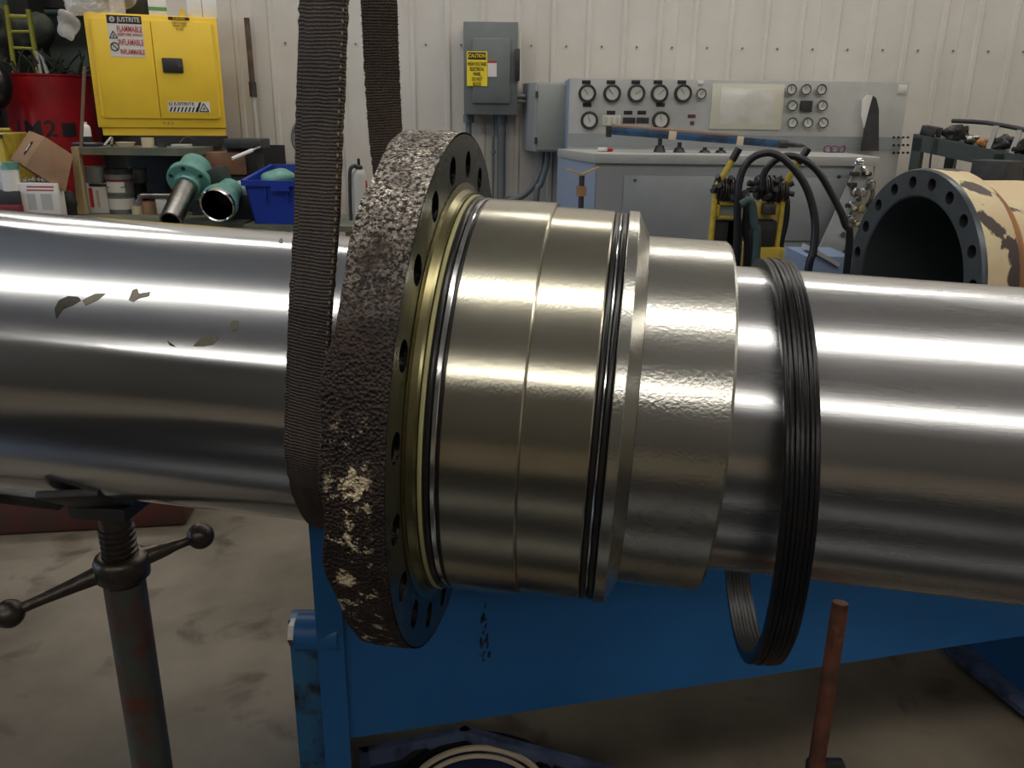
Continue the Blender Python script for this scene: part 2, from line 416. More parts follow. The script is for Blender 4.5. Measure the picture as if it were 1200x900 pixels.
# screws along one girt of the cladding
sc = BM()
for i in range(40):
    X = XL+.2+.229*i
    if X > 6.7: break
    for Z in (1.93, 3.3): cyl(sc, (X, YW+.012, Z), (X, YW+.004, Z), .007, seg=6)
obj('panel_screws', sc, M_['conduit'], wb, kind='stuff')
# ceiling lamps that carry the lights
for i, L in enumerate(LAMPS):
    t = thing('ceiling_light', (L[0], L[1], L[2]), 'long ceiling strip light above the shop floor', 'light', 'ceiling strip lights')
    obj('housing', box(BM(), L[0]-L[3]/2, L[0]+L[3]/2, L[1]-L[4]/2-.03, L[1]+L[4]/2+.03, L[2]+.01, L[2]+.09), M_['white'], t)
    rb = BM()
    for k in (-1, 1): cyl(rb, (L[0]+k*1.2, L[1], L[2]+.09), (L[0]+k*1.2, L[1], 5.4), .008, seg=8)
    obj('hanger', rb, M_['conduit'], t)

obj('added_dark_mat', box(BM(), -2.6, 2.6, -1.9, .95, 0, .014, .004), M_['rubber'], label='unseen black mat added on the floor to darken the reflection low on the rod', cat='mat')  # added out of view so the rod's underside reflects dark

# ------------------------------------------------------------------ the shaft and its gland
D = Vector((0.98968522, -0.13696513, -0.04199677)).normalized(); A0 = Vector((0, 1.14897818, 1.10769767))
U = D.cross(Vector((0, 0, 1))).normalized(); V = U.cross(D)          # U towards the camera, V up
MF = Matrix((U, V, D)).transposed().to_4x4(); MF.translation = A0
RR = .213
def pol(r, a, s): return Vector((r*math.cos(a), r*math.sin(a), s))   # local: angle 0 = camera side, 90 = up
def ring(prof, seg=160, closed=False):
    bm = BM(); return lathe_z(bm, prof, seg, closed)
def lathe_z(bm, prof, seg, closed=False):
    rings = [[bm.verts.new(pol(r, 2*PI*i/seg, s)) for i in range(seg)] for r, s in prof]
    pr = list(zip(rings, rings[1:])) + ([(rings[-1], rings[0])] if closed else [])
    for a, b in pr:
        for i in range(seg): bm.faces.new((a[i], a[(i+1) % seg], b[(i+1) % seg], b[i]))
    return bm
rod = thing('piston_rod', None, 'long polished steel piston rod running across the whole picture in the lifting strap', 'rod', matrix=MF)
for prof, m_, lb_ in (([(RR-.01, -2.3), (RR, -2.29), (RR, -1), (RR, -.12)], 'steel', 'smoothly polished left part'), ([(RR, -.12), (RR, .5), (RR, 1.99), (RR-.01, 2.0)], 'rough_steel', 'brushed right part')):
    bm = BM(); lathe_z(bm, prof, 200, False); bm.verts.ensure_lookup_table()
    bm.faces.new([bm.verts[i] for i in range(200)][::-1]); bm.faces.new([bm.verts[i] for i in range(600, 800)])
    obj('shaft', bm, M_[m_], rod, label=lb_, local=True)
# oil smears on the bare rod
def loc_hit(px, py, rad=RR):
    r = ray(px, py); o = MF.inverted() @ CAM; d = (MF.to_3x3().inverted() @ r)
    a = d.x**2+d.y**2; b = 2*(o.x*d.x+o.y*d.y); c = o.x**2+o.y**2-rad**2
    t = (-b-math.sqrt(b*b-4*a*c))/(2*a); p = o+d*t; return math.atan2(p.y, p.x), p.z
def smear(pts, material, name='oil_smear'):
    bm = BM(); P = [loc_hit(*p) for p in pts]; vs = [bm.verts.new(pol(RR+.0005, a, s)) for a, s in P]
    c = bm.verts.new(pol(RR+.0006, sum(p[0] for p in P)/len(P), sum(p[1] for p in P)/len(P)))
    for i in range(len(vs)): bm.faces.new((vs[i], vs[(i+1) % len(vs)], c))
    obj(name, bm, material, rod, local=True)
oil = mat('oil_stain', (.045, .04, .03), .3, .5); oil2 = mat('thin_oil_stain', (.13, .12, .09), .38, .6)
smear([(66, 374), (64, 362), (69, 352), (80, 347), (92, 348), (95, 352), (85, 358), (74, 362), (70, 368)], oil)
smear([(96, 352), (112, 344), (124, 344), (114, 352), (100, 358)], oil2)
smear([(151, 352), (155, 340), (161, 338), (163, 344), (176, 342), (175, 347), (162, 350), (156, 354)], oil2)
smear([(226, 406), (236, 396), (250, 390), (256, 396), (250, 404), (238, 406)], oil2)
smear([(268, 384), (272, 376), (279, 376), (279, 386), (273, 388)], oil2)
smear([(326, 283), (330, 279), (332, 282), (330, 286)], oil)
smear([(196, 399), (203, 404), (206, 407), (199, 405)], oil)

gl = thing('flanged_gland', None, 'stepped steel gland with a thick greasy bolt flange sitting on the rod', 'gland', matrix=MF)
SF, SB = -.085, -.158; RO = .366; NH = 20; RH = .0185; RC = .325; A1 = R_(133)
# outer rim: scaled, lumpy, torch cut
bm = BM(); seg = 620; na = 30; rings = []
for j in range(na+1):
    s = SB+(SF-SB)*j/na; row = []
    for i in range(seg):
        a = 2*PI*i/seg; p = pol(RO, a, s)
        n = noise.noise(p*9)*.005+noise.noise(p*42)*.0010
        e = min(1, (na-j)/4)                       # machined lip at the front edge
        edge = -.006 if j == 0 else 0
        row.append(bm.verts.new(pol(RO+(n-.001)*(.25+.75*e)+edge, a, s+(noise.noise(p*14)*.012*max(0, 1-j/8)))))
    rings.append(row)
for a, b in zip(rings, rings[1:]):
    for i in range(seg): bm.faces.new((a[i], a[(i+1) % seg], b[(i+1) % seg], b[i]))
obj('rim', bm, M_['flange'], gl, local=True, angle=180)
# machined front face with twenty bolt holes
def flange_face(bm, s, ri, ro, rc, rh, nh, a0, depth, n=6):
    half = PI/nh
    for k in range(nh):
        ac = a0+2*PI*k/nh; top = ro-rc; bot = rc-ri; w = half
        outer = []                                   # boundary of the sector around the hole, in (angle, radius)
        for i in range(n): outer.append((w, -bot+(top+bot)*i/n))
        for i in range(n): outer.append((w-2*w*i/n, top))
        for i in range(n): outer.append((-w, top-(top+bot)*i/n))
        for i in range(n): outer.append((-w+2*w*i/n, -bot))
        ov = [bm.verts.new(pol(rc+dr, ac+da, s)) for da, dr in outer]; hv = []; dv = []
        for da, dr in outer:
            th = math.atan2(dr, da*rc); hr = rh*math.sin(th); ha = rh*math.cos(th)/rc
            hv.append(bm.verts.new(pol(rc+hr, ac+ha, s))); dv.append(bm.verts.new(pol(rc+hr, ac+ha, s-depth)))
        m = len(ov)
        for i in range(m):
            j = (i+1) % m
            bm.faces.new((ov[i], ov[j], hv[j], hv[i])); f = bm.faces.new((hv[i], hv[j], dv[j], dv[i])); f.material_index = 1
        f = bm.faces.new(dv[::-1]); f.material_index = 1
    bmesh.ops.remove_doubles(bm, verts=bm.verts[:], dist=1e-5)
holem = mat('oily_hole', (.02, .018, .015), .25, .7, bump=.6, bscale=120)
bm = BM(); flange_face(bm, SF, .27, RO-.002, RC, RH, NH, A1, .06)
obj('bolt_face', bm, [M_['face'], holem], gl, local=True)
obj('back_face', ring([(RR+.001, SF-.064), (RR+.001, SB+.004), (RO-.008, SB+.004)]), M_['rust'], gl, local=True)
# blue paint line left on the back corner of the rim
bm = BM(); rows = []
for i in range(241):
    a = R_(120)+R_(115)*i/240; p = pol(RO, a, SB); k = noise.noise(p*14)*.012
    w_ = .0016+.0022*abs(noise.noise(p*20))
    rows.append([bm.verts.new(pol(RO+.003, a, SB+k-.001)), bm.verts.new(pol(RO-.004, a, SB+k-.003)), bm.verts.new(pol(RO+.002+noise.noise(p*9)*.006, a, SB+k+w_))])
for a, b in zip(rows, rows[1:]):
    for i in range(2): bm.faces.new((a[i], a[i+1], b[i+1], b[i]))
    bm.faces.new((a[2], a[0], b[0], b[2]))
obj('paint_line', bm, mat('blue_paint_line', (.07, .10, .24), .5), gl, local=True, label='thin blue paint line on the back corner of the rim')
obj('hub', ring([(.300, SF+.0008), (.291, SF+.003), (.287, SF+.010), (.2865, -.0715), (.275, -.0705)]), M_['brass'], gl, local=True, angle=14, label='brass-tinted hub')
obj('wiper_ring', ring([(.270, -.0705), (.2835, -.0705), (.2845, -.0695), (.2845, -.0665), (.2835, -.0655), (.270, -.0655)]), M_['cream'], gl, local=True, label='dull yellow ring')
obj('groove_floor', ring([(.272, -.0655), (.272, -.045)]), M_['face'], gl, local=True)
def oring(name, s, r, R): obj(name, ring([(R+r*math.cos(2*PI*i/12), s+r*math.sin(2*PI*i/12)) for i in range(12)], closed=True), M_['rubber'], gl, local=True, label='black rubber o-ring')
oring('o_ring', -.0615, .0042, .2785)
obj('spacer_ring', ring([(.270, -.0565), (.2805, -.0565), (.2812, -.0555), (.2812, -.0510), (.2805, -.0500), (.270, -.0500)]), M_['chrome'], gl, local=True, angle=14, label='bright steel spacer ring')
oring('o_ring', -.0480, .0024, .2765)
obj('large_collar', ring([(.270, -.0462), (.2795, -.0462), (.2812, -.0445), (.2812, .0445), (.2798, .0465), (.270, .0465)]), M_['gland'], gl, local=True, angle=14)
obj('middle_collar', ring([(.270, .0465), (.2752, .0465), (.2757, .0475), (.2757, .124), (.2742, .126), (.262, .126)]), M_['gland'], gl, local=True, angle=14)
obj('groove_floor', ring([(.264, .124), (.264, .146)]), M_['face'], gl, local=True)
oring('o_ring', .1300, .0040, .2700)
obj('spacer_ring', ring([(.262, .1338), (.2735, .1338), (.2740, .1345), (.2740, .1360), (.262, .1365)]), M_['chrome'], gl, local=True, angle=14, label='thin bright ring in the groove')
oring('o_ring', .1405, .0042, .2700)
obj('bevelled_ring', ring([(.262, .1450), (.2762, .1450), (.2772, .1460), (.2772, .1580), (.2768, .1590), (.2462, .1745)]), M_['gland2'], gl, local=True, angle=14, label='bevelled steel land')
obj('end_collar', ring([(.240, .1735), (.2445, .1738), (.2450, .1750), (.2450, .2790), (.2425, .2825), (RR+.0008, .2828), (RR+.0008, .20)]), M_['gland2'], gl, local=True, angle=14)
obj('bore', ring([(RR+.0008, -.15), (RR+.0008, .25)]), M_['face'], gl, local=True)

# loose seal packing hanging over the rod
MP = MF @ Matrix.Translation(Vector((.000, -.0565, .363))) @ Matrix.Rotation(R_(-3.2), 4, 'X')
pk = thing('seal_packing', None, 'oily black ribbed packing ring hanging loosely over the rod', 'seal', matrix=MP)
ri, ro = .2695, .2835
for k in range(7):
    s0 = -.0180+.0054*k; j = random.uniform(-.0008, .0008)
    prof = [(ri+j, s0), (ri+j+.001, s0+.0027), (ri+j, s0+.0051), (ro-.0015, s0+.0053), (ro+j-.0003, s0+.0045), (ro+j, s0+.0027), (ro+j-.0003, s0+.0009), (ro-.0015, s0+.0001)]
    bm = BM(); n = 150; rings = []
    for r, s in prof:
        rings.append([bm.verts.new(pol(r+.0012*noise.noise(pol(3, 2*PI*i/n, k*1.7)), 2*PI*i/n, s+.0012*noise.noise(pol(2.2, 2*PI*i/n, k*.3+9)))) for i in range(n)])
    for a, b in list(zip(rings, rings[1:]))+[(rings[-1], rings[0])]:
        for i in range(n): bm.faces.new((a[i], a[(i+1) % n], b[(i+1) % n], b[i]))
    obj('seal_ring', bm, M_['packing'], pk, local=True, angle=50)

# ------------------------------------------------------------------ lifting strap
sl = thing('lifting_strap', (-.23, 1.18, .9), 'wide frayed dark webbing sling looped under the rod left of the flange', 'strap')
hookp = Vector((-.24, 1.19, 3.55))
def ribbon(centers, widths, wdirs, thick=.007, vstart=0):
    """flat band; returns bmesh with uv (metres)"""
    bm = BM(); uvl = bm.loops.layers.uv.new('UVMap'); rows = []; L = vstart; nw = 8
    for i, c in enumerate(centers):
        if i: L += (c-centers[i-1]).length
        t = (centers[min(i+1, len(centers)-1)]-centers[max(i-1, 0)]).normalized()
        wd = wdirs[i]; wd = (wd-t*wd.dot(t)).normalized(); nrm = t.cross(wd)
        hw = widths[i]/2; row = []
        for sgn in (1, -1):
            for k in range(nw+1):
                u_ = -1+2*k/nw; u_ *= sgn
                fr = .0012*noise.noise(Vector((L*160, u_*3, sgn))) if abs(u_) > .99 else 0
                wob = .0016*noise.noise(Vector((L*22, u_*2.0, 5)))
                row.append((bm.verts.new(c+wd*(hw*u_+fr*2)+nrm*(sgn*thick/2*(1-.35*abs(u_)**3)+wob)), hw*u_, L))
        rows.append(row)
    for a, b in zip(rows, rows[1:]):
        n = len(a)
        for k in range(n):
            q = (a[k], a[(k+1) % n], b[(k+1) % n], b[k]); f = bm.faces.new([x[0] for x in q])
            for lp, x in zip(f.loops, q): lp[uvl].uv = (x[1], x[2])
    return bm
SC = -.233; WD = D
def wrap_path():
    pts = []; ws = []; wd = []
    nearp = [Q(380, -5, 1.02), Q(375, 130, 1.005), Q(371, 260, .985), Q(364, 360, .967)]
    farp = [Q(444, 0, 1.36), Q(453, 170, 1.395)]
    near_dir = (nearp[0]-nearp[2]).normalized()
    top = nearp[0]+(hookp-nearp[0])*.97
    n0 = [top+(nearp[0]-top)*i/26 for i in range(26)]
    mid = smooth_pts(nearp, 24)
    arc = []
    for i in range(0, 61):
        a = R_(-4-178*i/60); arc.append(MF @ pol(RR+.0055, a, SC))
    up = smooth_pts([arc[-1], MF @ (pol(RR+.012, PI, SC)+Vector((0, .12, .006))), farp[1], farp[0]], 18)[1:]
    tf = farp[0]+(hookp-farp[0])*.97
    u2 = [farp[0]+(tf-farp[0])*i/26 for i in range(1, 27)]
    path = n0+mid+arc+up+u2
    # resample evenly
    out = [path[0]]; step = .006; acc = 0
    for p, q in zip(path, path[1:]):
        d = (q-p).length
        while acc+d >= step:
            t = (step-acc)/d; p = p+(q-p)*t; d = (q-p).length; out.append(p.copy()); acc = 0
        acc += d
    return out
path = wrap_path()
ws = []; wd = []
for p in path:
    near = p.y < 1.18
    z = p.z
    if near: wv = .050+.010*max(0, min(1, (z-1.1)/.4)); d_ = D if z < 1.1 else D.lerp(Vector((1, -.30, 0)), min(1, (z-1.1)/.4))
    else: wv = .050+.004*max(0, min(1, (z-1.2)/.3)); d_ = D if z < 1.1 else D.lerp(Vector((1, .25, 0)), min(1, (z-1.1)/.4))
    ws.append(wv); wd.append(d_)
obj('webbing', ribbon(path, ws, wd, .008), M_['strap'], sl, angle=60)
# second ply stitched on the near leg (the doubled edge seen at its right)
p2 = [p+Vector((.004, -.0075, 0)) for p in path if p.y < 1.06 and p.z > 1.04]
obj('webbing_ply', ribbon(p2, [.052]*len(p2), [Vector((1, -.35, 0))]*len(p2), .005, .3), M_['strap'], sl, angle=60)
stm = mat('ochre_thread', (.16, .12, .05), .7)
bm = BM()
for i in range(0, len(p2)-1, 2):
    p = p2[i]; q = p2[i+1]; off = Vector((.0215, -.011, 0)); tube(bm, [p+off+Vector((0, -.001, 0)), (p+q)/2+off+Vector((.001, -.003, 0)), q+off], .0011, 5, 0)
obj('stitching', bm, stm, sl, kind='stuff')
# frayed threads along both edges
bm = BM()
for i in range(2, len(path)-2, 1):
    p = path[i]
    if p.z > 2.3: continue
    t = (path[i+1]-path[i-1]).normalized(); wdv = (wd[i]-t*wd[i].dot(t)).normalized(); n_ = t.cross(wdv)
    for sgn in (-1, 1):
        for k in range(2):
            b0 = p+wdv*sgn*ws[i]/2*.985+t*random.uniform(-.003, .003)
            ln = random.uniform(.0008, .0032)
            tip = b0+wdv*sgn*ln+t*random.uniform(-.003, .003)+n_*random.uniform(-.002, .002)
            s_ = t*random.uniform(.0006, .0013)
            a = bm.verts.new(b0-s_); c = bm.verts.new(b0+s_); e = bm.verts.new(tip); g = bm.verts.new(b0+n_*.001)
            bm.faces.new((a, c, e)); bm.faces.new((c, g, e)); bm.faces.new((g, a, e)); bm.faces.new((a, g, c))
obj('frayed_threads', bm, mat('frayed_thread', (.055, .045, .032), .7), sl, kind='stuff')
hk = thing('crane_hook', (-.24, 1.19, 3.45), 'steel crane hook above the picture carrying the sling', 'hook')
bm = BM(); torus(bm, (-.24, 1.19, 3.53), (1, 0, 0), .05, .022, 32, 12); obj('hook_bowl', bm, M_['dark'], hk)
obj('shank', cyl(BM(), (-.24, 1.19, 3.58), (-.24, 1.19, 3.95), .025), M_['dark'], hk)
bm = BM(); cyl(bm, (-.24, 1.19, 3.9), (-.24, 1.19, 5.4), .012, seg=10); obj('hoist_rope', bm, M_['dark'], hk)

# ------------------------------------------------------------------ jack stand on the left
jx, jy = -.659, 1.24; jzt = .895
js = thing('pipe_jack_stand', (jx, jy, 0), 'rusty pipe jack stand with a ball-ended cross handle under the left end of the rod', 'jack stand')
obj('post', lathe(BM(), [(.0, 0), (.034, 0), (.034, .735), (.027, .735), (.027, .70)], (jx, jy, 0), (0, 0, 1), 40), M_['jackpipe'], js)
bm = BM(); r0 = .0285
prof = [(0, .56)]
z = .56
while z < jzt-.055: prof += [(r0, z), (r0, z+.004), (r0-.0035, z+.006), (r0-.0035, z+.008)]; z += .0105
prof += [(r0-.003, z), (r0-.003, jzt-.02), (0, jzt-.02)]
obj('screw', lathe(bm, prof, (jx, jy, 0), (0, 0, 1), 40), M_['jack'], js, angle=30)
nz0 = .742
bm = BM(); lathe(bm, [(r0+.001, nz0), (.036, nz0-.004), (.0435, nz0+.004), (.0445, nz0+.018), (.0445, nz0+.034), (.041, nz0+.042), (.035, nz0+.045), (r0+.001, nz0+.045)], (jx, jy, 0), (0, 0, 1), 40)
nut = obj('handle_nut', bm, M_['jack'], js)
rb = Vector((-.515, 1.33, .79)); rb = Q(235, 628, 1.31); lb = Q(11, 719, 1.16)
for e in (rb, lb):
    c = Vector((jx, jy, nz0+.024)); dv = (e-c).normalized()
    bm = BM(); tube(bm, [c+dv*.036, c+dv*.07, c+(e-c)*.7, e], lambda t: .0165-.0075*min(1, t*1.4), 16, 4)
    h = obj('handle_arm', bm, M_['jack'], js)
    bm = BM(); ball(bm, e, .0235, 3); obj('handle_ball', bm, M_['jack'], h)
# V saddle
cz = MF @ Vector((0, 0, -.655)); bm = BM()
box(bm, -.05, .05, -.045, .045, -.012, .012, .003, M=Matrix.Translation((jx, jy, jzt-.012)) @ Matrix.Rotation(R_(-8), 4, 'Z'))
obj('saddle_plate', bm, M_['black'], js)
for sg in (-1, 1):
    bm = BM(); base = Vector((jx, jy, jzt+.004)); dv = (Vector((.14, sg, 0)).normalized())
    e0 = base+dv*.02; e1 = base+dv*.165+Vector((0, 0, .088))
    rot = Matrix((Vector((dv.y*sg, -dv.x*sg, 0)).normalized(), (e1-e0).normalized(), Vector((dv.y*sg, -dv.x*sg, 0)).normalized().cross((e1-e0).normalized()))).transposed()
    cbox(bm, (e0+e1)/2+Vector((0, 0, -.010)), .085, (e1-e0).length, .012, rot=rot, bev=.002)
    obj('saddle_arm', bm, M_['black'], js)
for i in range(3):
    a = R_(20+120*i); e = Vector((jx+.3*math.cos(a), jy+.3*math.sin(a), .014))
    bm = BM(); tube(bm, [(jx+.03*math.cos(a), jy+.03*math.sin(a), .26), e], .014, 12, 0); obj('leg', bm, M_['jackpipe'], js)
# dark clamp bar sticking out beside the saddle at the picture's left edge
cb = thing('flat_steel_bar', Q(30, 585, 1.42), 'dark flat steel bar lying across the far saddle at the left edge', 'bar')
bm = BM(); a = Q(-260, 546, 1.50); b = Q(78, 586, 1.42); dd = (b-a).normalized()
rot = Matrix((dd, Vector((0, 0, 1)).cross(dd).normalized(), dd.cross(Vector((0, 0, 1)).cross(dd).normalized()))).transposed()
cbox(bm, (a+b)/2, (b-a).length, .05, .022, rot=rot, bev=.003); obj('bar_body', bm, M_['dark'], cb)
bm = BM(); cyl(bm, Q(10, 577, 1.43), Q(10, 590, 1.42), .008, seg=12); obj('bolt', bm, M_['pipe'], cb)
# stand that carries the bar, out at the left
obj('trestle_leg', cyl(BM(), (a.x+.05, a.y, 0), (a.x+.05, a.y, a.z-.01), .03), M_['jackpipe'], cb)

# ------------------------------------------------------------------ blue machine frame behind / under the rod
bf = thing('blue_machine_frame', (-.34, 1.36, 0), 'large blue painted steel beam frame under the rod', 'machine frame')
b0 = QZ(392, 868, .3); b1 = QZ(1200, 745, .3); bd = (b1-b0); bd.z = 0; bd.normalize(); bn = Vector((-bd.y, bd.x, 0))   # bn points away
def P2(t, dn, z): p = b0+bd*t+bn*dn; return Vector((p.x, p.y, z))
LEN = 3.0; ZT = .79
obj('web_plate', prism(BM(), [P2(.0, 0, .3), P2(LEN, 0, .3), P2(LEN, 0, ZT), P2(.0, 0, ZT)], bn*.02), M_['blue'], bf)
obj('top_flange', prism(BM(), [P2(.0, .0, ZT), P2(LEN, .0, ZT), P2(LEN, .62, ZT), P2(.0, .62, ZT)], (0, 0, .02)), M_['blue'], bf)
obj('rear_web_plate', prism(BM(), [P2(.0, .6, .3), P2(LEN, .6, .3), P2(LEN, .6, ZT), P2(.0, .6, ZT)], bn*.02), M_['blue'], bf)
obj('bottom_flange', prism(BM(), [P2(.04, .02, .3), P2(LEN, .02, .3), P2(LEN, .6, .3), P2(.04, .6, .3)], (0, 0, .02)), M_['blue'], bf)
# left end plate and post
obj('post', prism(BM(), [P2(-.02, -.012, .0), P2(.03, -.012, .0), P2(.03, -.012, ZT+.02), P2(-.02, -.012, ZT+.02)], bn*.62), M_['blue'], bf)
fl = Q(337, 727, 1.42); fr = Q(382, 727, 1.42)
obj('end_bracket', box(BM(), fl.x, fr.x+.02, 1.42, 1.46, 0, fl.z, .002), M_['bluedirty'], bf)
pin = thing('pivot_pin', (0, 0, 0), '', '') if False else None
c0 = Q(346, 748, 1.36); c1 = Q(384, 745, 1.36)
bm = BM(); cyl(bm, (c0.x, 1.38, c0.z), (c1.x+.02, 1.38, c0.z), .036, seg=32); pn = obj('pivot_boss', bm, M_['blue'], bf)
bm = BM(); cyl(bm, (c0.x-.014, 1.38, c0.z), (c0.x+.002, 1.38, c0.z), .026, seg=6); obj('hex_nut', bm, M_['pipe'], pn)
bm = BM(); cyl(bm, (c0.x+.001, 1.38, c0.z), (c0.x+.005, 1.38, c0.z), .034, seg=24); obj('washer', bm, M_['dark'], pn)
# black runs of paint pen on the web
bm = BM()
random.seed(3)
def web_pt(px, py):
    q = ray(px, py); t = ((b0-CAM).dot(bn))/q.dot(bn); return CAM+q*t-bn*.001
for k in range(26):
    py = random.uniform(705, 776); px = 567+random.uniform(-7, 8)*(.25+.75*((py-700)/75)**2)
    p = web_pt(px, py); s = random.uniform(.0012, .0035); hgt = s*random.uniform(.8, 3)
    prism(bm, [p-bd*s-Vector((0, 0, hgt)), p+bd*s*.6-Vector((0, 0, hgt*.6)), p+bd*s+Vector((0, 0, hgt)), p-bd*s*.5+Vector((0, 0, hgt*.8))], -bn*.0004)
obj('ink_marks', bm, M_['blackink'], bf, label='smudged black ink marks on the blue plate', kind='stuff')
# right-hand splayed foot
g0 = QZ(1105, 764, .02); g1 = QZ(1215, 852, .02); g2 = QZ(1330, 840, .02); g3 = QZ(1200, 740, .02)
obj('foot_plate', prism(BM(), [g0, g1, g2, g3], (0, 0, .018)), M_['bluetape'], bf)
k0 = QZ(1138, 758, .04); k1 = QZ(1200, 812, .04)
kd = (k1-k0).normalized()
obj('foot_web', prism(BM(), [k0-kd*.1, k1+kd*.5, k1+kd*.5+Vector((0, 0, .14)), k0-kd*.1+Vector((0, 0, .27))], (.02, .012, 0)), M_['blue'], bf)
# low cross tray with seal rings
tr = thing('blue_drip_tray', QZ(556, 930, .10), 'low worn dark blue steel tray on the floor under the beam', 'tray')
tz = .13
T = [QZ(420, 876, tz), QZ(545, 850, tz), QZ(745, 905, tz), QZ(700, 1010, tz), QZ(430, 1010, tz)]
obj('tray_floor', prism(BM(), [p-Vector((0, 0, .05)) for p in T], (0, 0, .008)), M_['bluedark'], tr)
for i in range(5):
    a, b = T[i], T[(i+1) % 5]; c = sum(T, Vector())/5; n_ = (c-(a+b)/2); n_.z = 0; n_.normalize()
    prism_b = prism(BM(), [a-Vector((0, 0, .13)), b-Vector((0, 0, .13)), b, a], n_*.022)
    obj('tray_wall', prism_b, M_['bluetape'], tr)
rc = QZ(560, 928, tz)
def seal(R, r, z, m_, nm, lb, sy=1.0):
    bm = BM(); prof = [(R-r*.5, 0), (R+r*.5, 0), (R+r*.5, r*.7), (R+r*.35, r), (R-r*.35, r), (R-r*.5, r*.7)]
    lathe(bm, prof, (rc.x, rc.y, z), (0, 0, 1), 90, closed=True); return obj(nm, bm, m_, label=lb, cat='seal')
zz = tz-.042
seal(.205, .018, zz, M_['rubber'], 'large_seal_ring', 'largest black rubber seal ring lying in the blue tray')
seal(.183, .016, zz, M_['packing'], 'seal_ring', 'black seal ring inside the largest one in the blue tray')
seal(.158, .010, zz+.012, M_['tan'], 'cream_seal_ring', 'larger cream plastic ring on the blue tray')
seal(.142, .008, zz+.004, M_['tan'], 'small_cream_seal_ring', 'smaller cream ring inside the larger cream one')

# rusty pipe handle in front at right
rp = thing('rusty_lever_bar', Q(962, 950, 1.28), 'slim rust-brown pipe standing up below the right part of the rod', 'bar')
top = Q(985, 706, 1.30); bot = Q(957, 893, 1.26); dv = (bot-top).normalized(); t_ = (bot.z)/(-dv.z); foot = bot+dv*(t_-.02)
bm = BM(); lathe(bm, [(0, 0), (.0135, 0), (.0150, .003), (.0150, (foot-top).length), (0, (foot-top).length)], top, foot-top, 24); obj('bar', bm, M_['rust'], rp)
c = Q(968, 905, 1.27); bm = BM(); cyl(bm, c-Vector((.03, 0, 0)), c+Vector((.03, 0, 0)), .026, seg=24); obj('hub', bm, M_['dark'], rp)
bm = BM(); box(bm, foot.x-.12, foot.x+.12, foot.y-.1, foot.y+.1, 0, .03, .004); obj('base_plate', bm, M_['rust'], rp)

# dark red steel block on the floor behind the jack
a = QZ(-60, 632, 0); b = QZ(219, 617, 0)
dd = (b-a).normalized(); nn = Vector((-dd.y, dd.x, 0))
bm = BM(); prism(bm, [a, b, b+Vector((0, 0, .15)), a+Vector((0, 0, .15))], nn*.34, bev=.02)
obj('red_brown_block', bm, M_['brown'], label='low dark red-brown cylinder block on the floor behind the jack stand', cat='block')

# ------------------------------------------------------------------ yellow cabinet on the bench
YC = 5.2
c_tl, c_tr, c_bl, c_br = Q(99, 13, YC), Q(250, 15, YC), Q(110, 150, YC), Q(259, 150, YC)
x0, x1 = -2.505, -1.755; zt, zb = 2.04, 1.355
cab = thing('flammables_cabinet', ((x0+x1)/2, YC+.2, zb), 'bright yellow two-door flammables safety cabinet on the cluttered bench', 'cabinet')
obj('body', box(BM(), x0, x1, YC, YC+.28, zb+.045, zt, .008), M_['yellow'], cab)
obj('plinth', box(BM(), x0+.02, x1-.005, YC+.015, YC+.27, zb, zb+.05), M_['yellow'], cab)
xm = (x0+x1)/2-.01
dz0, dz1 = zb+.10, zt-.03
dl = obj('door', box(BM(), x0+.04, xm-.002, YC-.014, YC, dz0, dz1, .004), M_['yellow'], cab)
dr = obj('door', box(BM(), xm+.002, x1-.035, YC-.014, YC, dz0, dz1, .004), M_['yellow'], cab)
hp = Q(196.5, 75, YC-.02)
obj('latch_plate', box(BM(), hp.x-.06, hp.x+.06, YC-.03, YC-.013, hp.z-.042, hp.z+.042, .008), M_['black'], dr, label='black recessed paddle latch')
obj('lock', cyl(BM(), (hp.x+.038, YC-.034, hp.z), (hp.x+.038, YC-.028, hp.z), .009, seg=14), M_['chrome'], dr)
for zh in (dz0+.0, dz0+.0):
    pass
obj('hinge', cyl(BM(), (x0+.036, YC-.012, dz0+.01), (x0+.036, YC-.012, dz1-.01), .006, seg=10), M_['yellow'], cab)
obj('hinge', cyl(BM(), (x1-.031, YC-.012, dz0+.01), (x1-.031, YC-.012, dz1-.01), .006, seg=10), M_['yellow'], cab)
obj('vent_tab', box(BM(), Q(205, 8, YC).x, Q(211, 8, YC).x, YC+.02, YC+.05, zt, zt+.04), M_['yellow'], cab)
YF = YC-.0145
def sheetbox(px0, py0, px1, py1, Y, th, m_, name, parent, label=None):
    a = Q(px0, py0, Y); b = Q(px1, py1, Y)
    return obj(name, box(BM(), min(a.x, b.x), max(a.x, b.x), Y-th, Y, min(a.z, b.z), max(a.z, b.z)), m_, parent, label=label)
a = Q(121, 15, YF); b = Q(166, 66, YF); lw = b.x-a.x; lx = a.x; lzt = a.z-.005; lh = lzt-b.z
obj('warning_label', box(BM(), lx, lx+lw, YF-.001, YF, lzt-lh, lzt), M_['paper'], cab, label='white warning label with red wording')
obj('label_header', box(BM(), lx, lx+lw, YF-.0016, YF-.001, lzt-.045, lzt), M_['blackink'], cab)
def T_(body, px, pz, size, wd_, m_, Y=YF-.002, parent=cab, name='lettering'):
    return text(name, body, size, facing((px, Y, pz)), m_, parent, width=wd_)
T_('JUSTRITE', lx+lw*.62, lzt-.023, .036, lw*.66, M_['paper'])
